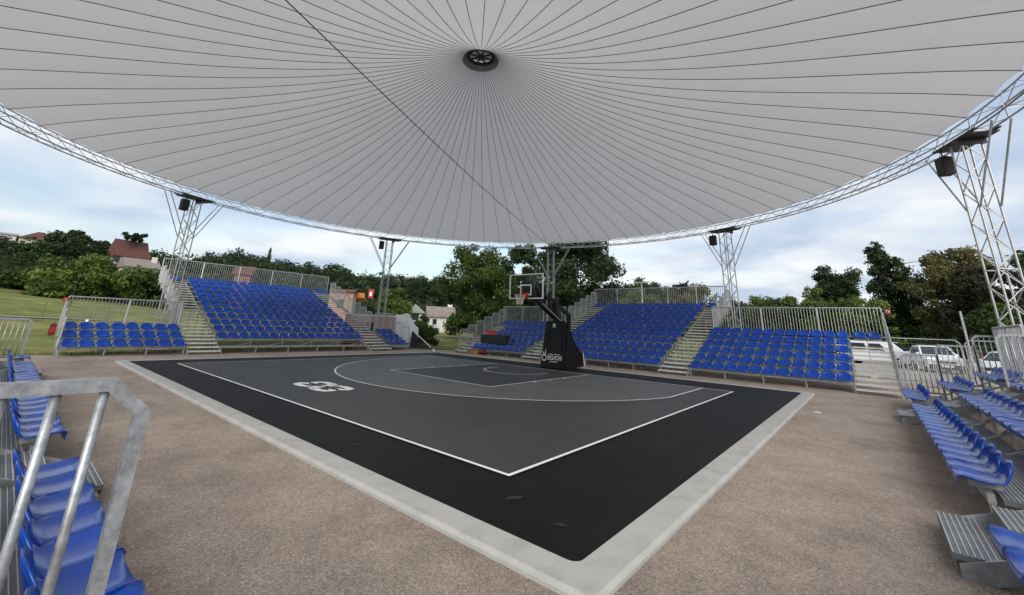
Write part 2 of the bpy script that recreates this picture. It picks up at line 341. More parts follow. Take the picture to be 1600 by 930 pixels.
# ------------------------------------------------------------------ court
def rrect(x0, x1, y0, y1, r, n=5):
    p = []
    for cx_, cy_, a0 in ((x1-r,y1-r,0),(x0+r,y1-r,90),(x0+r,y0+r,180),(x1-r,y0+r,270)):
        for i in range(n+1):
            a = R_(a0+90*i/n); p.append((cx_+r*math.cos(a), cy_+r*math.sin(a)))
    return p
X1, YA, YB = 9.08, 2.05, -12.08
slab = MB(); inn = rrect(-X1, X1, YB, YA, 0.09); ou = rrect(-X1-.29, X1+.29, YB-.29, YA+.31, 0.05); bv = rrect(-X1-.32, X1+.32, YB-.32, YA+.34, 0.06)
n_ = len(inn)
slab.v = [(x,y,.055) for x,y in inn]+[(x,y,.06) for x,y in ou]+[(x,y,.03) for x,y in bv]+[(x,y,-.05) for x,y in bv]+[(x,y,-.05) for x,y in inn]
for k in range(4): slab.f += [(k*n_+i, k*n_+(i+1)%n_, (k+1)*n_+(i+1)%n_, (k+1)*n_+i) for i in range(n_)]
kerb = struct(slab.build('court_kerb', 'concrete'))
court = struct(sheet('court', rrect(-X1+.001, X1-.001, YB+.001, YA-.001, .09), .050, 'court_black'))
Z1, Z2, Z3, Z4 = .054, .058, .062, .066
sheet('playing_area', [(-7.5,-11),(7.5,-11),(7.5,0),(-7.5,0)], Z1, 'court_grey', court)
def arcpts(r, xs, n=48):
    a0 = math.acos(xs/r); return [(r*math.cos(a0+(math.pi-2*a0)*i/n), -1.575-r*math.sin(a0+(math.pi-2*a0)*i/n)) for i in range(n+1)]
ra = arcpts(6.72, 6.57)
sheet('two_point_zone', [(6.57,-.03)]+ra+[(-6.57,-.03)], Z2, 'court_arc', court)
sheet('key_zone', [(-2.42,-5.77),(2.42,-5.77),(2.42,-.03),(-2.42,-.03)], Z3, 'court_key', court)
def strip(name, pts, wdt=.05, closed=False, z=Z4):
    m = MB(); k = len(pts); Ls, Rs = [], []
    for i in range(k):
        p = Vector(pts[i]); a = Vector(pts[i-1] if (i or closed) else pts[i]); b = Vector(pts[(i+1)%k] if (i < k-1 or closed) else pts[i])
        d1 = (p-a).normalized() if (p-a).length else (b-p).normalized(); d2 = (b-p).normalized() if (b-p).length else d1
        nn = Vector((-(d1+d2).y, (d1+d2).x)).normalized(); s = wdt/2/max(.5, nn.dot(Vector((-d2.y, d2.x)))); Ls.append(p+nn*s); Rs.append(p-nn*s)
    m.v = [(q.x,q.y,z) for q in Ls]+[(q.x,q.y,z) for q in Rs]
    m.f = [(i, k+i, k+(i+1)%k, (i+1)%k) for i in range(k if closed else k-1)]
    return m.build(name, 'white_paint', court)
strip('boundary_line', [(-7.5,-11),(7.5,-11),(7.5,0),(-7.5,0)], .055, True)
rl = arcpts(6.75, 6.6)
strip('two_point_line', [(6.6,-.03)]+rl+[(-6.6,-.03)], .05, z=Z4)
strip('key_line', [(2.45,-.03),(2.45,-5.8),(-2.45,-5.8),(-2.45,-.03)], .05)
strip('no_charge_line', [(1.27,-1.2)]+[(1.27*math.cos(R_(a)), -1.575-1.27*math.sin(R_(a))) for a in range(0,181,6)]+[(-1.27,-1.2)], .05)
for s in (-1, 1):
    for yy in (2.0, 2.9, 3.75):
        MB().box(s*2.5 if s>0 else -2.6, s*2.6 if s>0 else -2.5, -yy-.05, -yy+.05, Z4, Z4+.001).build('key_tick', 'white_paint', court)
# floor logo: stroked numerals with a cross between
def logo_stroke(name, pts, wd):
    strip(name, [(-.10+a, -9.49+b) for a, b in pts], wd, z=Z4)
th3 = [(.22,-.36),(.50,-.38),(.68,-.33),(.72,-.20),(.62,-.06),(.45,-.02)]
for s in (1, -1):
    f = lambda P: [(s*a, s*b) for a, b in P]
    logo_stroke('numeral', f([(.20,-.37),(.55,-.37),(.72,-.30),(.76,-.18),(.68,-.05),(.50,0.0)]), .215)
    logo_stroke('numeral', f([(.50,.02),(.74,.08),(.84,.20),(.78,.32),(.60,.37),(.28,.37)]), .21)
logo_stroke('cross_stroke', [(.17,-.44),(.06,-.1),(-.06,.1),(-.17,.44)], .22)
logo_stroke('cross_stroke', [(-.22,-.42),(0,0),(.22,.42)], .13)
# faint dusty scuffs on the black border
mat('scuff', (0.022, 0.022, 0.021), 0.8)
for (x, y, l, a) in ((8.62,-11.62,.07,.4),(7.95,-11.45,.10,1.1),(5.2,-11.6,.09,.9)):
    e = []
    for k in range(14):
        t_ = k*.449; q = l*rnd(.6,1.15); e.append((x+q*math.cos(t_)*math.cos(a)-.4*q*math.sin(t_)*math.sin(a), y+q*math.cos(t_)*math.sin(a)+.4*q*math.sin(t_)*math.cos(a)))
    sheet('scuff_mark', e, .0545, 'scuff', court)

# ------------------------------------------------------------------ canopy
CX, CY, RT, HT = -0.61, -4.07, 15.9, 7.66
RM, ZM, R0, ZA = 15.50, 7.98, 0.81, 13.26
def mz(r):
    t = (r-R0)/(RM-R0); t = max(0, min(1, t)); return ZM+(ZA-ZM)*((1-t)-.19*4*t*(1-t)**1.5)
NP = 80; DA = 2*math.pi/NP
canopy = thing('tensile_canopy', 'huge round pale grey membrane roof with radial seams over the court', 'canopy', (CX, CY, 0))
def panel_mesh():
    m = MB(); nr, na = 26, 4
    for j in range(nr+1):
        t = j/nr; t = t**1.35
        for i in range(na+1):
            u = i/na*2-1; rm = RM-.035*(1-u*u)
            r = R0+(rm-R0)*t; a = u*DA/2; m.v.append((r*math.cos(a), r*math.sin(a), mz(R0+(RM-R0)*t)+.035*t*(1-u*u)))
    for j in range(nr):
        for i in range(na):
            a = j*(na+1)+i; m.f.append((a, a+1, a+na+2, a+na+1))
    return m.mesh('membrane_panel', 'membrane', True)
pm = panel_mesh()
sm = MB(); rr = [R0+(RM+.02-R0)*(i/30)**1.3 for i in range(31)]
sm.path([(r, 0, mz(r)-.010) for r in rr], .011, 5); smm = sm.mesh('seam_cable', 'seam')
ti = MB(); ti.tube((RM-.04,0,ZM-.01),(RT-.2,0,HT+.40),.012,4); ti.tube((RM-.02,.02,ZM-.01),(RT-.2,.25,HT+.40),.008,4); ti.tube((RM-.02,-.02,ZM-.01),(RT-.2,-.25,HT+.40),.008,4)
tie = ti.mesh('edge_tie', 'galv')
for i in range(NP):
    link('membrane_panel', pm, canopy, rz=i*DA+DA/2+R_(1.0))
    link('seam_cable', smm, canopy, rz=i*DA+R_(1.0))
    link('edge_tie', tie, canopy, rz=i*DA+R_(1.0))
col = MB().lathe([(R0+.01, ZA-.01),(R0-.02, ZA+.04),(.60, ZA+.30),(.57, ZA+.34)], 48).build('collar', 'collar', canopy, True)
hub = MB().lathe([(.60,ZA+.16),(.60,ZA+.26),(.50,ZA+.26),(.50,ZA+.16),(.60,ZA+.16)], 40).build('hub_ring', 'dark_cable', canopy, True)
MB().lathe([(.0,ZA+.15),(.12,ZA+.15),(.12,ZA+.29),(.0,ZA+.29)], 16).build('hub_core', 'dark_cable', canopy)
for k in range(8): MB().box(.08,.53,-.028,.028,ZA+.18,ZA+.24).build('spoke', 'dark_cable', canopy).rotation_euler[2] = k*math.pi/4+.3
mat('hub_cap', (0.30, 0.30, 0.30), 0.8, transl=0.2)
MB().lathe([(.0,ZA+.62),(.35,ZA+.58),(.62,ZA+.40)], 32).build('hub_cap', 'hub_cap', canopy, True)

ringo = thing('ring_truss', 'galvanised lattice ring beam running round the edge of the canopy', 'truss', (CX, CY, 0))
NS = 200
def ringpath(r, z, tr):
    m = MB(); nn = 7; vs = []
    for i in range(NS):
        a = 2*math.pi*i/NS
        for k in range(nn):
            b = 2*math.pi*k/nn; q = r+tr*math.cos(b); vs.append((q*math.cos(a), q*math.sin(a), z+tr*math.sin(b)))
    fs = [(i*nn+k, ((i+1)%NS)*nn+k, ((i+1)%NS)*nn+(k+1)%nn, i*nn+(k+1)%nn) for i in range(NS) for k in range(nn)]
    return m.add(vs, fs)
CH = [(RT-.2,HT),(RT+.2,HT),(RT-.2,HT+.4),(RT+.2,HT+.4)]
for r, z in CH: ringpath(r, z, .026).build('chord', 'alu', ringo, True)
lc = MB(); NL = 144
P3 = lambda c, a: (c[0]*math.cos(a), c[0]*math.sin(a), c[1])
for i in range(NL):
    a, b = 2*math.pi*i/NL, 2*math.pi*(i+1)/NL
    for p, q in ((0,2),(1,3),(0,1),(2,3)):
        s, e = (p, q) if i % 2 == 0 else (q, p)
        lc.tube(P3(CH[s],a), P3(CH[e],b), .012, 4, cap=False)
    if i % 2 == 0:
        for p, q in ((0,2),(1,3),(0,1)): lc.tube(P3(CH[p],a), P3(CH[q],a), .011, 4, cap=False)
lc.build('lacing', 'alu', ringo)

# towers: square lattice masts; one set of meshes, local +x points outwards
hw = .225; ZT = HT-.08
twm = {}
m = MB()
m.tube((0,0,0),(0,0,ZT),.028,8); twm['leg'] = m.mesh('leg', 'alu', False)
m = MB(); nb = 16; cs = [(-hw,-hw),(hw,-hw),(hw,hw),(-hw,hw)]
for j in range(nb):
    z0, z1 = .12+(ZT-.24)*j/nb, .12+(ZT-.24)*(j+1)/nb
    for k in range(4):
        a, b = cs[k], cs[(k+1)%4]
        if (j+k) % 2: a, b = b, a
        m.tube((*a,z0),(*b,z1),.013,4,cap=False)
    if j % 8 == 0:
        for k in range(4): m.tube((*cs[k],z0),(*cs[(k+1)%4],z0),.013,4,cap=False)
twm['lacing'] = m.mesh('lacing', 'alu')
m = MB().box(-.4,.4,-.4,.4,0.0,.03); twm['base'] = m.mesh('base_plate', 'galv')
m = MB().box(-.36,.36,-.75,.75,ZT+.005,ZT+.04).box(-.30,-.24,-.9,.9,ZT+.042,ZT+.10).box(.24,.30,-.9,.9,ZT+.042,ZT+.10); m.box(-.3,.3,-.32,-.24,ZT-.16,ZT+.0); twm['head'] = m.mesh('head_frame', 'dark_steel')
tw_label = [(22.5,'lattice tower at the right edge of the picture behind the near right grandstand'),(67.5,'lattice tower between the tall seating and the six-row block right of the hoop'),
            (112.5,'lattice tower standing directly behind the basketball hoop'),(157.5,'lattice tower beside the white tarpaulin at the end of the left grandstand'),
            (202.5,'lattice tower behind the three-row block at the left')]
for ang, lab in tw_label:
    a = R_(ang); tx, ty = CX+RT*math.cos(a), CY+RT*math.sin(a)
    t = thing('lattice_tower', lab, 'tower', (tx, ty, hgt(tx, ty)*0), a, 'lattice towers carrying the canopy ring')
    for c_ in cs: link('leg', twm['leg'], t, (*c_, 0))
    link('lacing', twm['lacing'], t); link('base_plate', twm['base'], t); link('head_frame', twm['head'], t)
    for sy in (-1, 1):
        for sx in (-1, 1):
            MB().tube((sx*hw, sy*(hw+.03), ZT-2.05),(sx*.2-.02, sy*1.42, HT-.03),.024,6).build('knee_brace', 'galv', t)
# loudspeakers under the head frames (on the left as seen from the court)
spm = MB(); spm.extr([(-.15,-.14),(.13,-.17),(.13,.17),(-.15,.14)], -.28, .28, 'z')
spg = MB().box(.132,.14,-.15,.15,-.25,.25)
spb = MB().tube((0,0,.28),(0,0,.52),.02,6).box(-.05,.05,-.16,.16,.28,.30)
sps = (spm.mesh('cabinet','black'), spg.mesh('grille','dark_cable'), spb.mesh('bracket','dark_steel'))
for (ang, lab), wh in zip(tw_label, ('the tower at the right edge','the tower right of the hoop','the tower behind the hoop','the tower beside the white tarpaulin','the tower behind the three-row block at the left')):
    if ang == 112.5: continue
    a = R_(ang); tx, ty = CX+RT*math.cos(a), CY+RT*math.sin(a); tdir = Vector((-math.sin(a), math.cos(a)))
    q = (tx+tdir.x*.62-.25*math.cos(a), ty+tdir.y*.62-.25*math.sin(a), ZT-.50)
    s = thing('loudspeaker', 'black loudspeaker hung at the top of '+wh, 'speaker', q, a+math.pi, 'loudspeakers under the canopy ring')
    for nm, me in zip(('cabinet','grille','bracket'), sps): link(nm, me, s)
# cable strung straight across the roof between opposite towers
a = R_(112.5); A_ = Vector((CX+(RT-.2)*math.cos(a), CY+(RT-.2)*math.sin(a), HT+.02)); B_ = Vector((CX-(RT-.2)*math.cos(a), CY-(RT-.2)*math.sin(a), HT+.35))
tag(MB().path([tuple(A_.lerp(B_, i/24)+Vector((0,0,-.25*math.sin(math.pi*i/24)))) for i in range(25)], .014, 5).build('overhead_cable', 'dark_cable'), 'thin dark cable strung diagonally below the canopy', 'cable')
# ------------------------------------------------------------------ grandstands
RISE, PITCH = .30, .79
def seat_mesh(name, nu, fine):
    prof = [(-.012,-.062),(-.020,-.030),(-.004,-.004),(.06,-.004),(.15,-.020),(.26,-.026),(.335,-.012),(.375,.03),(.400,.085),(.418,.150),(.428,.205)] if fine else \
           [(-.014,-.058),(-.012,-.006),(.10,-.010),(.24,-.024),(.335,-.012),(.39,.06),(.418,.145),(.428,.205)]
    m = MB(); k = len(prof)
    for side in (0, 1):
        for j, (y, z) in enumerate(prof):
            v = j/(k-1)
            for i in range(nu):
                u = i/(nu-1)*2-1; au = abs(u)
                hwid = .226
                if v > .55: hwid = .226-.030*((v-.55)/.45)**2
                zz_ = z+(.030*au**3 if .05 < v < .6 else 0)
                yy = y-(.055*au**2.5*min(1, max(0, (v-.4)/.3)) if v > .4 else 0)
                if v > .62: zz_ -= .075*au**3.2*((v-.62)/.38)
                if v <= .15: zz_ -= .006*(1-au*au)
                if side: 
                    if v > .5: yy += .012
                    else: zz_ -= .012
                m.v.append((u*hwid, yy, zz_))
    o = k*nu
    for j in range(k-1):
        for i in range(nu-1):
            a = j*nu+i; m.f += [(a,a+1,a+nu+1,a+nu),(o+a,o+a+nu,o+a+nu+1,o+a+1)]
    for i in range(nu-1):
        m.f += [(i, o+i, o+i+1, i+1), ((k-1)*nu+i, (k-1)*nu+i+1, o+(k-1)*nu+i+1, o+(k-1)*nu+i)]
    for j in range(k-1):
        m.f += [(j*nu,(j+1)*nu,o+(j+1)*nu,o+j*nu),(j*nu+nu-1,o+j*nu+nu-1,o+(j+1)*nu+nu-1,(j+1)*nu+nu-1)]
    return m.mesh(name, 'seat_blue', True)
SEAT_F, SEAT_N = seat_mesh('seat', 7, False), seat_mesh('seat', 13, True)
UB = MB().box(-.5,.5,-.5,.5,0,1).mesh('post', 'galv')
def ribbed(dep, n, h=.045, rib=.006):
    p = []; st = dep/n
    for i in range(n):
        y = i*st; p += [(y, 0),(y+st*.12, rib),(y+st*.34, rib),(y+st*.46, 0)]
    p += [(dep, 0),(dep, -h),(0, -h)]
    return p
def ribplank(m_, n):
    me = m_.mesh('plank', 'deck_dark'); me.materials.append(MATS['rib_catchlight'])
    for i in range(4*n):
        if i % 4 == 1: me.polygons[i].material_index = 1
    return me
def rail_frame(ln, h, near, chamf=True):
    """closed frame in the local y-z plane from y=0 to y=ln, from z=0 to z=h, front top corner cut off"""
    m = MB(); r = .030; c = .09 if chamf else 0
    pts = [(0,0,0),(0,0,h-c),(0,c,h),(0,ln,h),(0,ln,0)] if chamf else [(0,0,0),(0,0,h),(0,ln,h),(0,ln,0)]
    if near:
        mitre(m, [(p[1],p[2]) for p in pts], .05); m.box(-.02,.02,.026,ln-.026,.10,.14)
    else:
        for a, b in zip(pts, pts[1:]): m.tube(a, b, r, 6)
        m.tube((0,0,.12),(0,ln,.12), r*.8, 6)
    return m
def mitre(m, pts, wd):
    """square-section bar swept along a path in the local y-z plane with mitred corners"""
    k = len(pts); O, I = [], []
    for i in range(k):
        p = Vector(pts[i]); d1 = (p-Vector(pts[i-1])).normalized() if i else (Vector(pts[1])-p).normalized(); d2 = (Vector(pts[i+1])-p).normalized() if i < k-1 else d1
        n1 = Vector((-d1.y, d1.x)); n2 = Vector((-d2.y, d2.x)); nn = (n1+n2).normalized(); q = wd/2/nn.dot(n1); O.append(p+nn*q); I.append(p-nn*q)
    h = wd/2; o = len(m.v)
    for a, b in zip(O, I): m.v += [(-h,a.x,a.y),(h,a.x,a.y),(h,b.x,b.y),(-h,b.x,b.y)]
    for i in range(k-1):
        for j in range(4): m.f.append((o+4*i+j, o+4*i+(j+1)%4, o+4*i+4+(j+1)%4, o+4*i+4+j))
    m.f += [(o,o+1,o+2,o+3),(o+4*k-1,o+4*k-2,o+4*k-3,o+4*k-4)]
    return m
def balusters(m, ln, h, step, r=.0135, n=5, y0=0.0):
    k = max(1, int(round(ln/step)))
    for i in range(1, k): m.tube((0, y0+ln*i/k, .12),(0, y0+ln*i/k, h-.01), r, n, cap=False)
    return m
def stand(name, label, loc, rz, near, blocks, stairs, ends, backs, toprows=(), bay=1.40, seatw=.467):
    t = thing(name, label, 'grandstand', loc, rz, 'grandstands around the court')
    seatm = SEAT_N if near else SEAT_F
    g = 'galv'
    def seats(s0, s1, k):
        n = int(round((s1-s0)/seatw)); st = (s1-s0)/n
        for i in range(n):
            o = link('seat', seatm, t, (s0+st*(i+.5)+rnd(-.006,.006), -.08+PITCH*k+rnd(-.006,.006), .435+RISE*k)); o.rotation_euler = (rnd(-.015,.015), 0, rnd(-.02,.02))
        return n, st
    def beam(s0, s1, k, n=0, st=0):
        m = MB().box(s0, s1, .09+PITCH*k, .15+PITCH*k, .245+RISE*k, .335+RISE*k)
        for i in range(n):
            x = s0+st*(i+.5)
            m.box(x-.02, x+.02, .0+PITCH*k, .24+PITCH*k, .337+RISE*k, .40+RISE*k)
        m.build('seat_beam', g, t)
    def deck(s0, s1, k, dep=.62):
        m = MB()
        if near:
            link('deck_plank', ribplank(m.extr([(y+.20+PITCH*k, z+.30+RISE*k) for y, z in ribbed(.21, 6)], s0, s1), 6), t)
            for q in (1, 2):
                link('deck_plank', ribplank(MB().extr([(y+.20+.213*q+PITCH*k, z+.30+RISE*k) for y, z in ribbed(.21, 6)], s0, s1), 6), t)
        else:
            m.box(s0, s1, .20+PITCH*k, .20+dep+PITCH*k, .26+RISE*k, .30+RISE*k); m.build('deck', 'deck', t)
    allk = max([b[2]+b[3] for b in blocks])
    def brace(a, b_, r): MB().tube(a, b_, r, 5).build('brace', g, t)
    for (s0, s1, k0, rows) in blocks:
        for k in range(0, k0): beam(s0, s1, k); deck(s0, s1, k)
        for k in range(k0, k0+rows):
            n, st = seats(s0, s1, k); beam(s0, s1, k, n, st); deck(s0, s1, k, .62 if k < k0+rows-1 else .35)
        nb_ = max(1, int(round((s1-s0)/bay)))
        for i in range(nb_+1):
            x = s0+(s1-s0)*i/nb_
            x = min(max(x, s0+.03), s1-.03)
            for k in [0, 1, 2]+list(range(4, k0+rows+1, 2)):
                if k > k0+rows: continue
                link('post', UB, t, (x, .12+PITCH*k+(.04 if k else 0), 0), 0, (.045, .045, .245+RISE*min(k, k0+rows-1)))
            e = k0+rows-1
            brace((x, .16, .05),(x, .16+PITCH*e, .20+RISE*e), .02)          # raking frame under each bay line
            if i < nb_:
                x2 = s0+(s1-s0)*(i+1)/nb_
                zt = .2+RISE*e; yb = .18+PITCH*e
                brace((x, yb, .1),(x2, yb, zt), .02); brace((x, .9, .1),(x2, .9, .45), .016)
                if e > 4: brace((x2, yb*.55, .1),(x, yb*.55, zt*.55), .02)
    for (s0, s1, k, n_) in toprows:
        n, st = seats(s0, s1, k); beam(s0, s1, k, n, st); deck(s0, s1, k, .35)
    for (s0, s1, K) in stairs:
        nt_ = 2*K
        for j in range(nt_):
            y, z = -.33+PITCH/2*j, .16+RISE/2*j
            m = MB()
            if near: m.extr([(y+a, z+b) for a, b in ribbed(.29, 7, .04)], s0+.03, s1-.03); m.box(s0+.03, s1-.03, y+.0, y+.012, z-.085, z-.041)
            else: m.box(s0+.03, s1-.03, y, y+.28, z-.055, z)
            link('stair_tread', ribplank(m, 7), t) if near else m.build('stair_tread', 'tread', t)
        for x in (s0+.012, s1-.012):
            y1, z1 = -.33+PITCH/2*(nt_-1), .16+RISE/2*(nt_-1)
            m = MB()
            m.add([(x-.012,-.30,.0),(x-.012,-.14,.0),(x-.012,y1+.26,z1-.14),(x-.012,y1+.26,z1-.045),(x-.012,y1,z1-.045),(x-.012,-.30,.10),
                   (x+.012,-.30,.0),(x+.012,-.14,.0),(x+.012,y1+.26,z1-.14),(x+.012,y1+.26,z1-.045),(x+.012,y1,z1-.045),(x+.012,-.30,.10)],
                  [(0,1,2,3,4,5),(11,10,9,8,7,6)]+[(i,(i+1)%6,6+(i+1)%6,6+i) for i in range(6)])
            m.build('stringer', g, t)
    pan = {}
    for (s, k0, k1) in ends:
        for k in range(k0, k1):
            h, ln = 1.16, PITCH-.02
            if near:
                fr = rail_frame(ln, h, True).build('guard_rail', 'galv_near', t, loc=(s, .06+PITCH*k, .26+RISE*k))
                kk = 7
                for i in range(1, kk): MB().tube((0, ln*i/kk, .13),(0, ln*i/kk, h-.02), .013, 8).build('baluster', 'galv_near', fr, True)
            else:
                if 'e' not in pan: pan['e'] = balusters(rail_frame(ln, h, False), ln, h, .11).mesh('guard_rail', 'galv')
                link('guard_rail', pan['e'], t, (s, .06+PITCH*k, .26+RISE*k))
    for (s0, s1, k, hh) in backs:
        n = max(1, int(round((s1-s0)/1.95))); ln = (s1-s0)/n-.03
        key = (round(ln, 3), hh)
        if key not in pan: pan[key] = balusters(rail_frame(ln, hh, False, False), ln, hh, .115).mesh('guard_rail', 'galv')
        for i in range(n):
            o = link('guard_rail', pan[key], t, (s0+(s1-s0)*i/n+.015, .50+PITCH*k, .30+RISE*k)); o.rotation_euler[2] = -math.pi/2
    # corner uprights behind the top row
    return t
# left side of the court: short three-row block, stairs, tall block, stairs, tiny block
stand('grandstand', 'long blue-seated grandstand along the far left side of the court, tall in the middle', (-12.2, 0, 0), math.pi/2, False,
      [(-13.69,-9.75,0,3),(-8.40,-.60,1,11),(.86,2.25,0,3)], [(-9.70,-8.42,12),(-.58,.84,12)],
      [(-13.72,0,3),(-9.74,3,11),(.85,3,11),(2.28,0,3)], [(-13.7,-9.76,2,1.34),(-9.72,.84,11,1.34),(.88,2.27,2,1.34)],
      toprows=[(-9.66,-8.72,11,2),(-.3,.68,11,2)], seatw=.488, bay=1.5)
stand('grandstand', 'wide blue-seated grandstand behind the hoop, tallest to the right of it', (0, 4.5, 0), 0, False,
      [(-8.60,-4.30,0,6),(-2.98,3.50,0,11),(4.80,10.36,0,6)], [(-9.78,-8.62,6),(-4.28,-3.0,11),(3.52,4.78,11),(10.38,11.58,5)],
      [(-9.80,0,6),(-4.29,6,11),(4.79,6,11),(11.60,0,6)], [(-9.78,-4.31,5,1.34),(-4.27,4.77,10,1.34),(4.81,11.58,5,1.34)],
      toprows=[(-9.60,-8.66,5,2),(-4.12,-3.18,10,2),(3.65,4.6,10,2),(10.48,11.42,5,2)], seatw=.464)
stand('grandstand', 'near grandstand with blue seat rows and ribbed walkway at the right edge', (11.62, 0, 0), -math.pi/2, True,
      [(-2.55,.42,0,3),(1.62,8.48,0,3),(10.08,13.9,0,3)], [(.46,1.58,3),(8.82,9.98,3)], [(-2.6,0,3),(.44,2,3)], [(-2.55,.42,2,1.34),(1.6,8.5,2,1.34)], seatw=.459)
hs_ = stand('grandstand', 'near grandstand seen end-on at the left edge behind the grey rail', (0, -14.66, 0), math.pi, True,
      [(-8.92,-5.28,0,2),(-4.02,5.1,0,2),(6.3,7.3,0,2)], [(-5.24,-4.06,2),(5.14,6.26,2)], [(7.5,0,2)], [], seatw=.458)
# end rail of that stand, right beside the photographer
fr = MB()
mitre(fr, [(0,-1.0),(0,-.10),(.10,0),(1.3,0),(1.3,-1.0)], .042); fr.box(-.02,.02,.026,1.274,-.97,-.93)
fr = fr.build('guard_rail', 'galv_near', hs_, loc=(-9.0, .28, 1.53)); fr['label'] = 'close galvanised stair rail with a cut corner'
for i in range(1, 11): MB().tube((0, .115*i, -.94),(0, .115*i, -.02), .014, 12).build('baluster', 'galv_near', fr, True)
# tall thin mast legs of the near right stand
# ------------------------------------------------------------------ basketball unit
bu = thing('basketball_hoop', 'portable basketball hoop with black padded base and glass backboard', 'hoop', (0.12, 0, .05))
hx = .57
def quadbox(m, pts): # pts: 8 corners bottom(4) top(4)
    return m.add(pts, [(0,3,2,1),(4,5,6,7),(0,1,5,4),(1,2,6,5),(2,3,7,6),(3,0,4,7)])
m = quadbox(MB(), [(-hx,.66,.02),(hx,.66,.02),(hx,.98,.02),(-hx,.98,.02),(-hx+.07,1.02,2.02),(hx-.07,1.02,2.02),(hx-.07,1.22,2.02),(-hx+.07,1.22,2.02)])
b = m.mesh('front_pad', 'black_vinyl'); bm = bmesh.new(); bm.from_mesh(b); bmesh.ops.bevel(bm, geom=bm.edges[:], offset=.035, segments=2, affect='EDGES'); bm.to_mesh(b); bm.free(); link('front_pad', b, bu)
m = MB().extr([(1.0,.04),(2.72,.04),(2.62,.62),(2.30,.80),(1.75,1.25),(1.30,1.95),(1.235,1.95)], -hx+.05, hx-.05); b = m.mesh('rear_cover', 'black_vinyl')
bm = bmesh.new(); bm.from_mesh(b); bmesh.ops.bevel(bm, geom=bm.edges[:], offset=.025, segments=2, affect='EDGES'); bmesh.ops.subdivide_edges(bm, edges=bm.edges[:], cuts=1); bm.to_mesh(b); bm.free(); link('rear_cover', b, bu)
for sx in (-1, 1):
    for (p, q) in (((1.24,.06),(1.30,1.90)),((1.40,.10),(2.28,.82)),((1.32,1.80),(2.60,.14))):
        MB().tube((sx*(hx-.045),p[0],p[1]),(sx*(hx-.045),q[0],q[1]),.018,6).build('cover_seam', 'black', bu)
MB().add([(-hx+.04,2.742,.04),(hx-.04,2.742,.04),(hx-.04,2.64,.62),(-hx+.04,2.64,.62),(-hx+.04,2.772,.04),(hx-.04,2.772,.04),(hx-.04,2.67,.62),(-hx+.04,2.67,.62)],[(0,3,2,1),(4,5,6,7),(0,1,5,4),(1,2,6,5),(2,3,7,6),(3,0,4,7)]).build('rear_panel', 'white_paint', bu)
MB().box(-.42,.42,.9,2.6,.0,.05).build('wheel_frame', 'dark_steel', bu)
for a, b_, wd, nm in (((0,1.75,1.85),(0,-.98,3.16),.15,'lower_arm'),((0,1.28,2.62),(0,-.95,3.62),.12,'upper_arm'),((0,1.18,1.95),(0,1.0,3.02),.26,'mast'),((.0,2.28,2.30),(0,.55,3.02),.14,'counter_arm'),((0,2.26,1.2),(0,2.26,2.36),.11,'rear_strut'),((.0,.55,2.35),(.0,.62,3.25),.16,'link_pad')):
    MB().sq(a, b_, wd).build(nm, 'black', bu)
for sx in (-.15, .15): MB().tube((sx,1.45,1.95),(sx,-.2,2.72),.028,8).build('spring', 'alu' if sx > 0 else 'dark_steel', bu)
MB().box(-.30,.30,-1.06,-.98,3.02,3.72).build('board_mount', 'dark_steel', bu)
MB().tube((-.85,-1.10,2.98),(0,-.5,3.3),.03,6).tube((.85,-1.10,2.98),(0,-.5,3.3),.03,6).build('board_stay', 'black', bu)
ZB = 2.85
bo = MB().box(-.875,.875,-1.215,-1.200,ZB+.025,ZB+1.025).build('backboard', 'board_glass', bu)
m = MB()
for x0, x1, z0, z1 in ((-.90,.90,ZB,ZB+.04),(-.90,.90,ZB+1.01,ZB+1.05),(-.90,-.86,ZB+.04,ZB+1.01),(.86,.90,ZB+.04,ZB+1.01)): m.box(x0,x1,-1.232,-1.188,z0,z1)
m.build('board_frame', 'white_paint', bo)
m = MB()
for x0, x1, z0, z1 in ((-.295,.295,ZB+.15,ZB+.20),(-.295,.295,ZB+.55,ZB+.60),(-.295,-.245,ZB+.20,ZB+.55),(.245,.295,ZB+.20,ZB+.55)): m.box(x0,x1,-1.220,-1.216,z0,z1)
m.build('target_square', 'white_paint', bo)
MB().box(-.9,.9,-1.26,-1.18,ZB-.06,ZB-.005).build('bottom_pad', 'black', bo)
rim = MB(); ZR = 3.0
rim.path([(.228*math.cos(k*math.pi/16), -1.60+.228*math.sin(k*math.pi/16), ZR) for k in range(32)], .011, 6, True)
rim.box(-.13,.13,-1.38,-1.235,ZR-.02,ZR+.01).box(-.15,.15,-1.262,-1.236,ZR-.16,ZR+.10)
rim.tube((-.10,-1.25,ZR-.14),(-.14,-1.43,ZR-.01),.012,5).tube((.10,-1.25,ZR-.14),(.14,-1.43,ZR-.01),.012,5)
ri = rim.build('rim', 'rim_red', bu)
net = MB()
lv = [(.225,0),(.19,-.10),(.155,-.20),(.135,-.30),(.13,-.40)]
for q in range(4):
    for k in range(12):
        a0 = 2*math.pi*(k+.5*(q%2))/12
        for da in (-.5, .5):
            a1 = a0+2*math.pi*da/12; (ra_, z0), (rb_, z1) = lv[q], lv[q+1]
            net.tube((ra_*math.cos(a0),-1.60+ra_*math.sin(a0),ZR+z0),(rb_*math.cos(a1),-1.60+rb_*math.sin(a1),ZR+z1),.0055,4,cap=False)
net.build('net', 'net', ri)
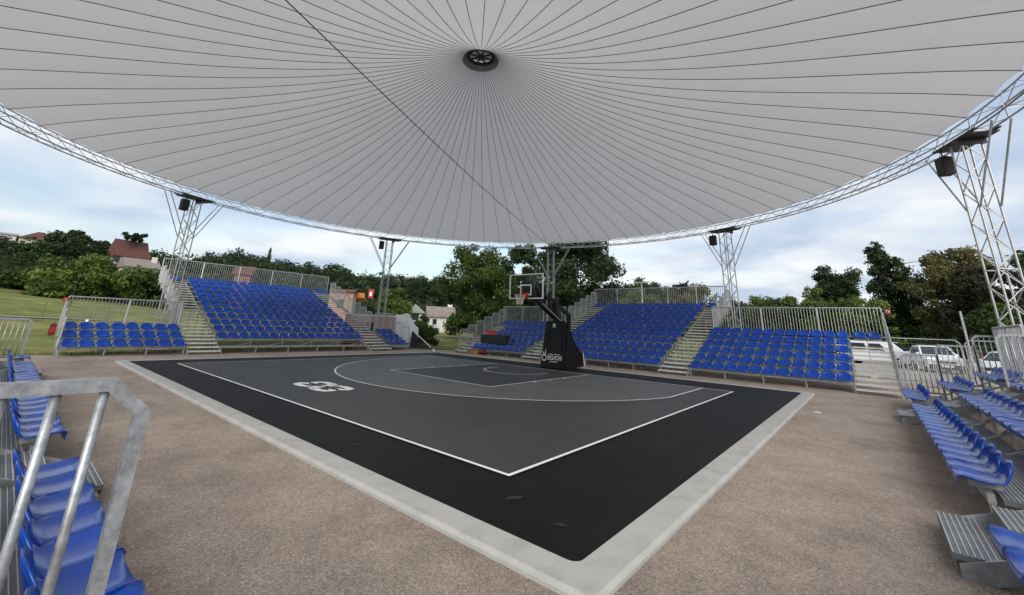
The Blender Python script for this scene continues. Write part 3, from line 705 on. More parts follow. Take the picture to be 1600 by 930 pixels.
# printed emblem and lettering on the front pad
sl = math.atan2(.36, 2.0)
def onpad(x, z): 
    return Matrix.Translation((x, .66+.36*(z-.02)/2.0-.008, z)) @ Matrix.Rotation(math.pi/2-sl, 4, 'X')
txt('EG?O?I', .25, 'lettering', 'white_paint', bu, onpad(.19, .43))
mat('grey_print', (0.42, 0.42, 0.42), 0.6)
for x0, x1, z in ((-.16,.10,.585),(.14,.46,.583),(-.06,.36,.285)):
    e = MB().box(x0, x1, -.001, .001, -.016, .016).build('small_print', 'grey_print', bu); e.location = (0, .66+.36*(z-.02)/2.0-.009, z); e.rotation_euler = (-sl, 0, 0)
em = MB(); k_ = 20
for i in range(k_):
    a0, a1 = 2*math.pi*i/k_, 2*math.pi*(i+1)/k_
    em.add([(.085*math.cos(a0),.085*math.sin(a0),0),(.085*math.cos(a1),.085*math.sin(a1),0),(.135*math.cos(a1),.155*math.sin(a1),0),(.135*math.cos(a0),.155*math.sin(a0),0)],[(0,1,2,3)])
em.add([(-.10,.12,0),(-.12,.30,0),(-.03,.155,0)],[(0,1,2)]); em.add([(-.02,.15,0),(.035,.40,0),(.075,.13,0)],[(0,1,2)])
e = em.build('emblem', 'grey_print', bu); e.matrix_local = onpad(-.36, .43)
em = MB()
for i in range(k_-2):
    a0, a1 = 2*math.pi*i/k_+.6, 2*math.pi*(i+1)/k_+.6
    em.add([(.035*math.cos(a0),.035*math.sin(a0),0),(.035*math.cos(a1),.035*math.sin(a1),0),(.075*math.cos(a1),.065*math.sin(a1),0),(.075*math.cos(a0),.065*math.sin(a0),0)],[(0,1,2,3)])
em.add([(-.08,-.10,0),(.08,-.10,0),(.08,-.085,0),(-.08,-.085,0)],[(0,1,2,3)])
e = em.build('emblem', 'white_paint', bu); e.matrix_local = onpad(0, 1.84)

# ------------------------------------------------------------------ small things on and by the stands
def rail_sign(loc, rz, lab, s):
    t = thing('sector_sign', lab, 'sign', loc, rz)
    MB().box(-.10,.10,-.006,.006,-.085,.085).build('plate', 'sign_red', t)
    txt(s, .14, 'lettering', 'white_paint', t, Matrix.Translation((0,-.011,0)) @ Matrix.Rotation(math.pi/2, 4, 'X'))
rail_sign((11.78, 8.86, 2.99), R_(-5), 'small red sector sign on the top corner of the right-hand end rail', 'T8')
rail_sign((-14.22, -13.76, 2.10), R_(75), 'small red sector sign on the end rail of the three-row block', '1')
t = thing('fire_extinguisher_case', 'dark red case hanging on the end rail beside the lawn', 'case', (-12.85, -13.96, .95))
b = MB().box(-.10,.10,-.09,.09,-.22,.22).mesh('body','dark_red'); bm = bmesh.new(); bm.from_mesh(b); bmesh.ops.bevel(bm, geom=bm.edges[:], offset=.03, segments=2, affect='EDGES'); bm.to_mesh(b); bm.free(); link('body', b, t)
MB().path([(-.05,0,.22),(-.05,0,.28),(.05,0,.28),(.05,0,.22)], .012, 5).build('handle', 'black', t)
MB().box(.101,.106,-.07,.07,-.1,.1).build('label_plate', 'red', t)
t = thing('garden_light', 'small black path light with white head on the lawn', 'light', (-18.8, -12.5, hgt(-18.8,-12.5)))
MB().tube((0,0,-.05),(0,0,.95),.035,8).build('stem', 'black', t); MB().lathe([(.0,1.14),(.07,1.12),(.085,1.0),(.05,.95),(0,.95)],10).build('head', 'white_paint', t, True)
# black flight case / screen lying on the seats left of the hoop
t = thing('black_screen_panel', 'long black panel lying across the seats left of the hoop', 'panel', (-7.1, 5.0, .66), R_(2))
b = MB().box(-1.05,1.05,-.12,.12,0,.52).mesh('body','black'); bm = bmesh.new(); bm.from_mesh(b); bmesh.ops.bevel(bm, geom=bm.edges[:], offset=.015, segments=1, affect='EDGES'); bm.to_mesh(b); bm.free(); link('body', b, t)
MB().box(-1.02,1.02,-.128,-.121,.03,.49).build('screen', 'dark_cable', t)
for sx in (-1, 1): MB().path([(sx*1.05,0,.18),(sx*1.09,0,.18),(sx*1.09,0,.32),(sx*1.05,0,.32)], .01, 5).build('handle', 'dark_steel', t)
MB().box(-.5,1.0,.15,.40,.38,.53).build('rear_box', 'dark_steel', t)
t = thing('folding_table', 'small pink-red table standing behind the black panel', 'table', (-8.05, 6.0, .60))
MB().box(-.42,.42,-.25,.25,.80,.83).build('top', 'pink_red', t); MB().box(-.40,.40,-.24,-.225,.50,.795).build('front_cloth', 'pink_red', t)
for x in (-.36,.36):
    for y in (-.2,.2): MB().tube((x,y,0),(x,y,.8),.014,6).build('leg', 'pink_red', t)
t = thing('cardboard_box', 'brown cardboard box on the ground under the front seats', 'box', (-7.95, 4.30, 0), R_(8))
MB().box(-.32,.32,-.2,.2,0,.24).build('body', 'brown_box', t); MB().box(-.32,.0,-.21,-.2,.2,.30).build('flap', 'brown_box', t); MB().box(-.03,.03,-.203,-.2005,0,.24).build('tape', 'peach', t)
t = thing('red_bag', 'dark red sports bag beside the cardboard box', 'bag', (-7.35, 4.28, 0), R_(-6))
b = MB().box(-.28,.28,-.16,.16,0,.30).mesh('body','dark_red',True); bm = bmesh.new(); bm.from_mesh(b); bmesh.ops.bevel(bm, geom=bm.edges[:], offset=.10, segments=3, affect='EDGES'); bm.to_mesh(b); bm.free(); link('body', b, t)
for y in (-.08,.08): MB().path([(-.12,y,.28),(-.1,y,.38),(.1,y,.38),(.12,y,.28)], .012, 5).build('handle', 'black', t)
# litter
for (x, y, sz, lab) in ((-10.4,2.95,.16,'white paper cup standing at the far court corner'),(9.75,-1.75,.09,'white paper scrap on the earth right of the court')):
    m = MB()
    if sz > .1: m.lathe([(0,0),(.055,0),(.07,.16),(.062,.16),(.05,.01)], 10)
    else: m.add([(-.10,-.03,.008),(.09,-.05,.012),(.11,.04,.02),(-.07,.05,.006),(.02,.0,.03)],[(0,1,4),(1,2,4),(2,3,4),(3,0,4)])
    tag(m.build('paper_litter','white_paint', loc=(x,y,0)), lab, 'litter')
# drain grate next to the near kerb corner
t = thing('drain_channel', 'steel drain channel end beside the near kerb corner', 'drain', (9.62, -12.62, 0), R_(38))
MB().box(-.06,.06,-.30,.22,-.02,.012).build('channel', 'galv', t)
for i in range(9): MB().box(-.05,.05,-.28+.055*i,-.25+.055*i,.0125,.018).build('bar', 'alu', t)

# ------------------------------------------------------------------ barriers, fence, masts
def barrier(lab, x, y, rz, ln=2.2, h=1.1):
    t = thing('crowd_barrier', lab, 'barrier', (x, y, 0), rz, 'crowd barriers by the car park')
    c_ = .12; pts = [(0,0,.2),(0,0,h-c_),(c_,0,h),(ln-c_,0,h),(ln,0,h-c_),(ln,0,.2)]
    MB().path(pts, .019, 6).tube((0,0,.2),(ln,0,.2),.019,6).build('frame', 'galv', t)
    k = int(ln/.125)
    for i in range(1, k): MB().tube((ln*i/k,0,.2),(ln*i/k,0,h-.005),.008,5).build('bar', 'galv', t)
    for xx in (.3, ln-.3): MB().tube((xx,-.28,.02),(xx,.28,.02),.018,6).tube((xx,0,.02),(xx,0,.2),.016,6).build('foot', 'galv', t)
barrier('crowd barrier next to the end of the right-hand stairs', 11.8, 8.55, R_(58))
barrier('second crowd barrier, in front of the white off-road car', 12.98, 10.5, R_(64))
barrier('third crowd barrier, half hidden behind the near right seats', 13.98, 12.6, R_(66))
def mesh_fence(lab, x, y, rz, ln=3.4, h=1.95):
    t = thing('mesh_fence_panel', lab, 'fence', (x, y, 0), rz, 'temporary fence panels along the car park')
    c_ = .15; MB().path([(0,0,.1),(0,0,h-c_),(c_,0,h),(ln-c_,0,h),(ln,0,h-c_),(ln,0,.1)], .021, 6).tube((0,0,.1),(ln,0,.1),.02,6).build('frame', 'galv', t)
    m = MB()
    for i in range(1, 28): m.tube((ln*i/28,0,.1),(ln*i/28,0,h),.0022,3,cap=False)
    for i in range(1, 8): m.tube((0,0,.1+(h-.1)*i/8),(ln,0,.1+(h-.1)*i/8),.0022,3,cap=False)
    m.build('wire_mesh', 'galv', t)
    for xx in (0, ln): MB().box(xx-.12,xx+.12,-.3,.3,0,.12).build('foot_block', 'concrete', t)
mesh_fence('wire fence panel beyond the stairs, left one of the pair', 10.9, 13.5, R_(2), 3.3)
mesh_fence('wire fence panel behind the near right stand, right one of the pair', 14.35, 13.6, R_(2), 3.3)
t = thing('steel_mast', 'slim grey mast rising beside the near right stand', 'mast', (13.62, 6.5, 0)); MB().tube((0,0,0),(0,0,2.9),.035,8).build('pole','galv',t); MB().box(-.1,.1,-.1,.1,0,.02).build('foot_plate','galv',t)
t = thing('thin_pole', 'thin pole on the lawn behind the three-row block', 'pole', (-38.8,-11.9,hgt(-38.8,-11.9))); MB().tube((0,0,-.1),(0,0,2.6),.035,6,.02).build('shaft','dark_steel',t); MB().tube((0,0,2.6),(.2,0,2.68),.02,5).build('arm','galv',t)
t = thing('street_lamp', 'street lamp with flat pale head behind the tall seating', 'lamp', (-4.2,21.6,0)); MB().tube((0,0,0),(0,0,6.0),.08,8,.05).build('pole','galv',t); MB().box(-.62,.62,-.14,.14,6.0,6.10).build('head','alu',t); MB().box(-.55,.55,-.1,.1,5.985,5.998).build('lens','lamp_glass',t)
t = thing('floodlight', 'black floodlight clamped to the top rail of the tall seating', 'floodlight', (2.0, 13.1, 4.6)); MB().box(-.30,.26,-.1,.1,.06,.22).build('housing','black',t); MB().tube((.1,0,.10),(.50,.0,.48),.05,6).build('arm','black',t); MB().tube((.05,0,-1.0),(.05,0,.1),.03,6).build('stem','black',t)
t['label'] = 'black floodlight on a stem above the top rail of the tall seating'
# site clutter at the end of the left stand
t = thing('site_cabin', 'peach coloured site cabin behind the end of the left grandstand', 'cabin', (-17.4, 2.6, 0), R_(52))
MB().box(-1.7,1.7,-1.0,1.0,.12,2.05).build('body','peach',t); MB().box(-1.78,1.78,-1.08,1.08,2.055,2.16).build('roof','tarp_white',t)
for i in range(9): MB().box(-1.6+.4*i-.02,-1.6+.4*i+.02,-1.03,-1.002,.14,2.03).build('rib','peach',t)
MB().box(-.35,.35,-1.04,-1.004,.9,1.6).build('window','window_dark',t)
t = thing('site_hut', 'small peach hut behind the stepped rails of the left grandstand', 'hut', (-28.6, 6.2, hgt(-28.6,6.2)), R_(50))
MB().box(-1.1,1.1,-.9,.9,0,3.9).build('wall','peach',t); MB().extr([(-1.1,3.9),(1.1,3.9),(0,4.25)],-1.2,1.2).build('roof','roof_red',t); MB().box(-.3,.3,-.93,-.902,2.4,3.2).build('window','window_dark',t)
t = thing('orange_awning', 'orange canvas awning behind the stepped rails', 'awning', (-29.2, 8.0, hgt(-29.2,8)), R_(50))
MB().extr([(-.8,3.5),(.8,3.2),(.8,3.27),(-.8,4.0)],-.9,.9).build('canvas','orange',t)
for x in (-.85,.85): MB().tube((x,.75,0),(x,.75,3.25),.03,6).tube((x,-.75,0),(x,-.75,3.5),.03,6).build('post','dark_steel',t)
t = thing('red_banner', 'small red and white banner on a pole left of the far tower', 'banner', (-27.6, 8.3, hgt(-27.6,8.3)), R_(50))
MB().tube((0,0,0),(0,0,4.6),.03,6).build('pole','dark_steel',t); MB().add([(.03,0,4.5),(.55,.05,4.45),(.5,-.03,3.55),(.03,0,3.6),(.03,.012,4.5),(.55,.062,4.45),(.5,-.018,3.55),(.03,.012,3.6)],[(0,1,2,3),(7,6,5,4),(0,4,5,1),(1,5,6,2),(2,6,7,3),(3,7,4,0)]).build('cloth','red',t)
MB().box(.15,.38,-.035,-.02,3.8,4.2).build('panel','white_paint',t)
# tarpaulin over a heap
def tarp():
    t = thing('white_tarpaulin', 'crumpled white tarpaulin over a heap at the end of the left grandstand', 'tarpaulin', (-14.6, 3.7, 0), R_(45))
    rg = random.Random(3)
    def surf(nu, nv, fn, name, m_):
        m = MB()
        for j in range(nv+1):
            for i in range(nu+1): m.v.append(fn(i/nu, j/nv))
        m.f = [(j*(nu+1)+i, j*(nu+1)+i+1, (j+1)*(nu+1)+i+1, (j+1)*(nu+1)+i) for j in range(nv) for i in range(nu)]
        k = len(m.v); m.v += [(x, y+.03, z-.03) for x, y, z in m.v]; m.f += [tuple(k+q for q in reversed(f)) for f in m.f]
        m.build(name, m_, t, True)
    def f1(u, v):
        top = 2.28-.10*math.sin(u*9)-(.9*max(0,u-.55)/.45 if u > .55 else 0)
        x = -.85+1.75*u+.18*v; z = top*(1-v)**.85+.05*math.sin(v*15+u*7)*(1-v); y = .35-.75*v**.8+.10*math.sin(u*12+v*5)
        return (x, y, max(.02, z))
    surf(22, 16, f1, 'sheet', 'tarp_white')
    def f2(u, v):
        x = .55+1.5*u; z = (1.15*(1-u)**1.2)*(1-v)+.03; y = -.35-.5*v+.08*math.sin(u*11+v*7); return (x, y, max(.015, z))
    surf(14, 8, f2, 'dark_cover', 'black')
    MB().tube((.45,-.45,1.30),(2.0,-.62,.10),.035,6).build('edge_batten','white_paint',t)
    MB().extr([(-.75,0),(.8,0),(.75,1.2),(.1,1.9),(-.7,1.95)],.45,1.2,'y').build('heap','brown_box',t)
tarp()

# ------------------------------------------------------------------ cars
def car(lab, x, y, rz, paint, tall=1.5, L_=4.2, W=1.76, kind='hatch'):
    t = thing('parked_car', lab, 'car', (x, y, .004), rz, 'cars in the car park')
    h = tall; bl = .62*h; hw_ = W/2
    nose = .62*bl/.62
    if kind == 'van': prof = [(-L_/2,.30),(-L_/2,.75*bl),(-L_/2+.35,bl*1.0),(-L_/2+1.0,h*.98),(L_/2-.1,h),(L_/2,h*.9),(L_/2,.32)]
    else: prof = [(-L_/2,.32),(-L_/2-.02,.55*bl),(-L_/2+.10,.86*bl),(-L_/2+1.05,bl*1.02),(-L_/2+1.85,h*.97),(-L_/2+2.3,h),(L_/2-.7,h*.97),(L_/2-.12,bl*1.05),(L_/2,.55*bl),(L_/2,.34)]
    def wid(z): return hw_ if z < bl else hw_*(1-.20*((z-bl)/(h-bl)))
    m = MB(); n = len(prof); secs = [-1,-.94,.94,1]
    for s in secs:
        for (yy, z) in prof:
            inset = .06 if abs(s) == 1 else 0
            m.v.append((s*wid(z), yy*(1-inset*.25), z-inset*.5 if z > .5 else z+inset*.3))
    for a in range(3): m.f += [(a*n+i, a*n+(i+1)%n, (a+1)*n+(i+1)%n, (a+1)*n+i) for i in range(n)]
    m.f += [tuple(range(n-1,-1,-1)), tuple(range(3*n,4*n))]
    m.build('body', paint, t)
    ws0, ws1 = (prof[2], prof[3]) if kind == 'van' else (prof[3], prof[4])
    def gl(p, q, out_, nm):
        nx, nz = -(q[1]-p[1]), (q[0]-p[0]); l = math.hypot(nx, nz); nx, nz = nx/l*out_, nz/l*out_
        a = .08; P = (p[0]+(q[0]-p[0])*a+nx, p[1]+(q[1]-p[1])*a+nz); Q = (p[0]+(q[0]-p[0])*(1-a)+nx, p[1]+(q[1]-p[1])*(1-a)+nz)
        w0, w1 = wid(P[1])*.88, wid(Q[1])*.88
        MB().add([(-w0,*P),(w0,*P),(w1,*Q),(-w1,*Q)],[(0,1,2,3)]).build(nm, 'car_glass', t)
    gl(ws0, ws1, .012, 'windscreen')
    gl(prof[-3] if kind != 'van' else prof[-2], prof[-4] if kind != 'van' else prof[-3], -.012 if kind!='van' else -.012, 'rear_window')
    for s in (-1, 1):
        for (ya, yb) in ((-L_/2+1.55,-L_/2+2.35),(-L_/2+2.45,L_/2-.75)):
            z0, z1 = bl*1.05, h*.90
            MB().add([(s*(wid(z0)+.008),ya-.25 if ya < 0 else ya,z0),(s*(wid(z0)+.008),yb,z0),(s*(wid(z1)+.012),yb-.05,z1),(s*(wid(z1)+.012),ya+.12,z1)],[(0,1,2,3)]).build('side_window','car_glass',t)
        for yy in (-L_/2+.80, L_/2-.80):
            wh = MB().lathe([(.0,-.1),(.20,-.1),(.31,-.1),(.325,-.06),(.325,.06),(.31,.1),(.20,.1),(0,.1)],18).build('wheel','tyre',t,loc=(s*(hw_-.08),yy,.325)); wh.rotation_euler=(0,math.pi/2,0)
            r_ = MB().lathe([(.0,.105),(.19,.102),(.2,.09)],14).build('rim','rim_metal',wh); r_.rotation_euler=(0,0 if s>0 else math.pi,0)
        MB().box(s*hw_*.55 if s>0 else -hw_*.93, s*hw_*.93 if s>0 else -hw_*.55, -L_/2-.045,-L_/2+.06,.62*bl,.80*bl).build('headlight','lamp_glass',t)
        MB().box(s*hw_*.70 if s>0 else -hw_*.96, s*hw_*.96 if s>0 else -hw_*.70, L_/2-.05,L_/2+.03,.62*bl,.85*bl).build('tail_light','car_red',t)
        MB().box(s*(hw_+.02)-.09, s*(hw_+.02)+.09, -L_/2+1.35,-L_/2+1.45,bl*1.02,bl*1.02+.13).build('mirror', paint, t)
    MB().box(-hw_*.92,hw_*.92,-L_/2-.06,-L_/2+.1,.24,.52*bl).build('bumper','tyre',t)
    MB().box(-hw_*.5,hw_*.5,-L_/2-.05,-L_/2+.02,.60*bl,.74*bl).build('grille','black',t)
    MB().box(-.26,.26,-L_/2-.068,-L_/2-.061,.38,.49).build('number_plate','white_paint',t)
car('white off-road car with black bumper behind the crowd barriers', 14.1, 24.6, R_(9), 'car_white', 1.62, 4.0, 1.78)
car('dark red car parked behind the near right rails', 17.4, 28.5, R_(8), 'car_red', 1.50, 4.1)
car('white hatchback right of the dark red car', 16.6, 19.6, R_(-30), 'car_white', 1.48, 4.0)
car('white car at the right edge behind the near seats', 18.3, 17.6, R_(-75), 'car_white', 1.45, 4.2)
car('white van seen through the right-hand stair treads', 11.2, 27.5, R_(75), 'car_white', 1.75, 4.4, 1.8, 'van')
# ------------------------------------------------------------------ trees
def leaf_arrays(rg, lobes, n, size, base=None, flat=.0):
    """n leaf quads spread over the shells of ellipsoid lobes -> verts (4n,3), shade value per leaf"""
    w_ = np.array([l[3]**2 for l in lobes]); w_ = w_/w_.sum()
    idx = rg.choice(len(lobes), n, p=w_); Lb = np.array(lobes)[idx]
    d = rg.normal(size=(n,3)); d /= np.linalg.norm(d, axis=1)[:,None]
    rad = rg.uniform(0, 1, n)**.42*1.12; st_ = rg.random(n) < .16; rad[st_] *= rg.uniform(1.0, 1.45, st_.sum())
    c = Lb[:,:3]+d*(Lb[:,3]*rad)[:,None]*np.array([1,1,.82])
    if base is not None: c[:,2] = np.maximum(c[:,2], base+rg.uniform(0,.3,n))
    nn = d*.75+rg.normal(size=(n,3))*.75+np.array([0,0,.25]); nn /= np.linalg.norm(nn, axis=1)[:,None]
    ref = rg.normal(size=(n,3)); u = np.cross(nn, ref); u /= np.linalg.norm(u, axis=1)[:,None]; v = np.cross(nn, u)
    s = (size*rg.uniform(.55,1.35,n))[:,None]
    bend = nn*s*.25
    V = np.stack([c-u*s*.9, c-v*s*.42+bend, c+u*s*.9, c+v*s*.42+bend], 1)
    val = np.clip(.5*(rg.random(n))+.5*rg.random(len(lobes))[idx], 0, 1)
    return V.reshape(-1,3), val
def leaf_mesh(name, V, val, m):
    me = bpy.data.meshes.new(name); n = len(val)
    me.vertices.add(4*n); me.vertices.foreach_set('co', V.astype(np.float32).ravel())
    me.loops.add(4*n); me.loops.foreach_set('vertex_index', np.arange(4*n, dtype=np.int32))
    me.polygons.add(n); me.polygons.foreach_set('loop_start', np.arange(0,4*n,4,dtype=np.int32)); me.polygons.foreach_set('loop_total', np.full(n,4,dtype=np.int32))
    me.update(calc_edges=True); at = me.attributes.new('leafv','FLOAT','POINT'); at.data.foreach_set('value', np.repeat(val,4).astype(np.float32))
    me.materials.append(MATS[m]); return me
def lobes_for(rg, shape, H, Rr, zb):
    """ellipsoid lobes of a crown: height H from ground, half width Rr, crown bottom zb"""
    out_ = []; ch = H-zb
    if shape == 'round':
        for i in range(60):
            d = rg.normal(size=3); d /= np.linalg.norm(d); k = rg.uniform(.35,.86)
            out_.append((d[0]*Rr*k, d[1]*Rr*k, zb+ch*.5+d[2]*ch*.5*k*.95, Rr*rg.uniform(.14,.30)))
        out_ += [(0,0,zb+ch*.5,Rr*.55),(0,0,zb+ch*.3,Rr*.5)]
    elif shape == 'broad':
        for i in range(95):
            a = rg.uniform(0,6.283); k = rg.uniform(0,1)**.55; z = rg.uniform(0,1); env = math.sin(math.pi*min(.97,.10+.86*z))**.6
            out_.append((math.cos(a)*Rr*k*env*.9, math.sin(a)*Rr*k*env*.9, zb+ch*(.05+.9*z), Rr*rg.uniform(.10,.24)))
    elif shape == 'cone':
        for i in range(150):
            z = rg.uniform(0,1)**1.15; a = rg.uniform(0,6.283); env = (1-z)**.55*.95+.05; k = rg.uniform(.35,1)
            out_.append((math.cos(a)*Rr*k*env-.22*Rr*z*z, math.sin(a)*Rr*k*env, zb+ch*z*.95, Rr*rg.uniform(.14,.30)*(.5+.5*env)))
        for i in range(6): out_.append((-.3*Rr+rg.normal()*.12*Rr, rg.normal()*.1*Rr, H-ch*.02*i-.1, Rr*.10))
    elif shape == 'spire':
        for i in range(40):
            z = i/40; a = i*2.4; env = (1-z)*.9+.03
            out_.append((math.cos(a)*Rr*env*.6, math.sin(a)*Rr*env*.6, zb+ch*z, Rr*.26*(env+.12)))
    elif shape == 'pine':
        for i in range(16):
            a = rg.uniform(0,6.283); k = rg.uniform(0,1); out_.append((math.cos(a)*Rr*k, math.sin(a)*Rr*k, H-ch*.35+rg.uniform(-.2,.3)*ch, Rr*.28))
    else:  # bush
        for i in range(48):
            a = rg.uniform(0,6.283); k = rg.uniform(0,1)**.6*.88; z = rg.uniform(.05,.93)*(1-.30*k)
            out_.append((math.cos(a)*Rr*k, math.sin(a)*Rr*k, zb+ch*z, Rr*rg.uniform(.12,.28)))
    return out_
def trunk(rg, H, Rr, zb, r, shape):
    m = MB(); top = zb+(H-zb)*(.9 if shape in ('cone','spire') else .62)
    pts = [Vector((rg.normal()*.04*H*i/5*.4, rg.normal()*.04*H*i/5*.4, top*i/5-.15)) for i in range(6)]
    for i in range(5): m.tube(pts[i], pts[i+1], r*(1-.16*i), 8, r*(1-.16*(i+1)), cap=False)
    for k in range(9):
        i = 2+k%3; p = pts[i].lerp(pts[i+1], rg.random()); a = rg.uniform(0,6.283); ln = Rr*rg.uniform(.45,.8)
        e = p+Vector((math.cos(a)*ln, math.sin(a)*ln, ln*rg.uniform(.25,.8))); mid = p.lerp(e,.5)+Vector((0,0,.06*ln))
        m.tube(p, mid, r*.36, 6, r*.24, cap=False); m.tube(mid, e, r*.24, 6, r*.08, cap=False)
    return m
def tree(name, lab, x, y, ztop, width, zb=None, shape='round', leaf='leaf_mid', n=6000, size=.25, seed=1, cat='tree', group=None, stem=True):
    rg = np.random.default_rng(seed); g = hgt(x, y)-.03; H = ztop-g; Rr = width/2
    zb_ = H*.18 if zb is None else max(.05, zb-g)
    t = thing(name, lab, cat, (x, y, g), float(rg.uniform(-.4,.4)) if shape == 'cone' else float(rg.uniform(0,6.28)), group)
    lb = lobes_for(rg, shape, H, Rr, zb_)
    V, val = leaf_arrays(rg, lb, n, size, base=.05)
    link('crown', leaf_mesh('crown', V, val, leaf), t)
    if stem: trunk(rg, H, Rr, zb_, max(.04, H*.017), shape).build('trunk' if cat == 'tree' else 'stem', 'bark', t, True)
    return t
tree('broadleaf_tree','large dark green tree left of the backboard, branches low to the ground',-20.3,16.9,10.5,9.0,.6,'broad','leaf_mid',30000,.17,11)
tree('broadleaf_tree','tall dark tree right of the backboard with ragged outline against the sky',-15.0,29.0,13.2,13.0,1.5,'broad','leaf_dark',34000,.21,24)
tree('broadleaf_tree','dark tree glimpsed behind the backboard between two larger ones',-26.1,31.8,13.6,8.5,1.0,'broad','leaf_dark',16000,.24,5)
tree('broadleaf_tree','rounded yellow-green tree right of the far lattice tower',-34.9,16.7,6.4,4.6,1.0,'round','leaf_light',9000,.17,6)
tree('broadleaf_tree','dark rounded tree between the yellow-green tree and the big dark tree',-52.0,35.0,10.9,9.0,1.5,'round','leaf_dark',9000,.30,7)
tree('broadleaf_tree','second dark rounded tree above the small white houses',-56.0,46.0,11.4,9.0,1.5,'round','leaf_far',9000,.30,77)
tree('shrub','leafy dark shrub right of the white tarpaulin',-15.8,6.4,1.9,2.6,.0,'bush','leaf_mid',6000,.085,8,'shrub')
tree('shrub','taller ragged shrub behind the shrub by the tarpaulin',-18.6,8.2,2.5,2.6,.0,'bush','leaf_light',5000,.10,88,'shrub')
tree('broadleaf_tree','very wide bright green bushy tree beyond the lawn at the left',-63.7,-8.2,8.4,12.0,2.6,'bush','leaf_light',15000,.30,9)
tree('broadleaf_tree','darker green bush mass joined to the wide bright one on its right',-63.0,-2.6,7.6,9.5,2.0,'bush','leaf_mid',9000,.30,91)
tree('broadleaf_tree','tallest dark tree on the left hill between the red roofs',-118.8,-9.4,19.0,8.0,8.0,'round','leaf_dark',9000,.42,10)
tree('broadleaf_tree','dark tree on the hill right of the tallest one',-123.4,-3.0,17.6,8.0,8.0,'round','leaf_far',8000,.42,12)
tree('broadleaf_tree','dark tree in front of the red-roofed hill house',-112.0,-13.5,13.6,9.0,6.0,'round','leaf_dark',8000,.42,14)
tree('broadleaf_tree','low dark tree below the white house at the left edge',-112.0,-19.0,12.2,9.0,5.0,'bush','leaf_dark',8000,.42,15)
tree('pine_tree','small flat-topped pine rising over the big red roof',-103.0,-1.2,17.2,3.2,14.8,'pine','leaf_dark',1800,.26,16)
tree('shrub','olive green hedge bush at the left edge of the lawn crest',-69.0,-15.8,6.1,5.6,2.6,'bush','leaf_mid',6000,.26,17,'shrub')
tree('shrub','yellowish bush left of the wide bright green tree',-58.9,-12.6,5.0,4.0,2.5,'bush','leaf_light',4500,.22,18,'shrub')
tree('spruce_tree','lone pointed spruce on the skyline above the left grandstand',-120.9,31.4,21.4,4.4,9,'spire','leaf_dark',3500,.34,19)
tree('broadleaf_tree','rounded grey-green tree right of the tall-seating tower against bright sky',8.7,54.6,11.9,6.0,4.0,'round','leaf_dark',11000,.21,20)
tree('cypress_tree','tall dark cypress with wind-bent tip behind the right-hand stairs',13.9,46.6,12.3,7.0,.3,'cone','leaf_dark',30000,.19,21)
tree('broadleaf_tree','broad olive-topped tree right of the cypress',18.3,43.5,10.9,8.6,1.5,'broad','leaf_olive',18000,.20,22)
tree('broadleaf_tree','purplish dark beech in front of the olive-topped tree',19.2,37.0,8.3,7.0,.8,'broad','leaf_bronze',14000,.17,23)
tree('shrub','spreading green shrub beside the right-hand tower',18.2,29.0,5.1,4.2,.8,'bush','leaf_mid',9000,.14,25,'shrub')
tree('broadleaf_tree','dark tree at the right edge behind the tower',23.4,42.0,10.2,6.0,1.0,'broad','leaf_dark',11000,.20,26)
tree('shrub','rounded bright green bush left of the rounded grey-green tree',7.0,39.5,7.6,4.8,1.5,'bush','leaf_light',7000,.16,27,'shrub')
tree('shrub','bright green bush between the rounded tree and the cypress',11.1,36.0,7.0,4.4,1.2,'bush','leaf_light',6000,.15,28,'shrub')
tree('shrub','tall light green bush directly behind the street lamp',-6.4,25.8,6.0,4.6,2.0,'bush','leaf_light',6500,.15,29,'shrub')
tree('shrub','tall yellow-green bush behind the middle of the tall seating rail',-4.0,28.6,6.1,5.0,2.0,'bush','leaf_olive',6500,.15,30,'shrub')
tree('shrub','wispy olive bush left of the floodlight',-2.0,31.4,6.7,5.2,2.0,'broad','leaf_olive',4500,.16,31,'shrub')
tree('shrub','green bush left of the tower beyond the tall seating',-.4,36.5,5.7,4.6,2.0,'bush','leaf_mid',5500,.17,38,'shrub')
tree('broadleaf_tree','round dark crown on the skyline above the street lamp',-22.6,68.1,12.9,8.5,5,'round','leaf_far',7000,.32,32)
tree('broadleaf_tree','second round dark crown right of the street lamp',-17.0,71.0,12.0,6.5,5,'round','leaf_dark',6000,.30,39)
tree('shrub','light green bush just right of the tall-seating tower',1.0,43.7,7.0,5.4,2.0,'bush','leaf_light',5500,.18,33,'shrub')
tree('shrub','green bush further right of the tall-seating tower',4.0,41.0,6.4,5.0,2.0,'bush','leaf_mid',5500,.18,34,'shrub')
for i, (x, y, lab) in enumerate(((10.0,45.0,'low clipped hedge bush behind the white van'),(15.2,40.5,'low clipped hedge bush behind the white off-road car'),(19.0,33.5,'low clipped hedge bush behind the dark red car'))):
    tree('hedge_bush', lab, x, y, 2.5, 5.4, .0, 'bush', 'leaf_mid', 5000, .14, 50+i, 'hedge', 'low hedge along the car park')
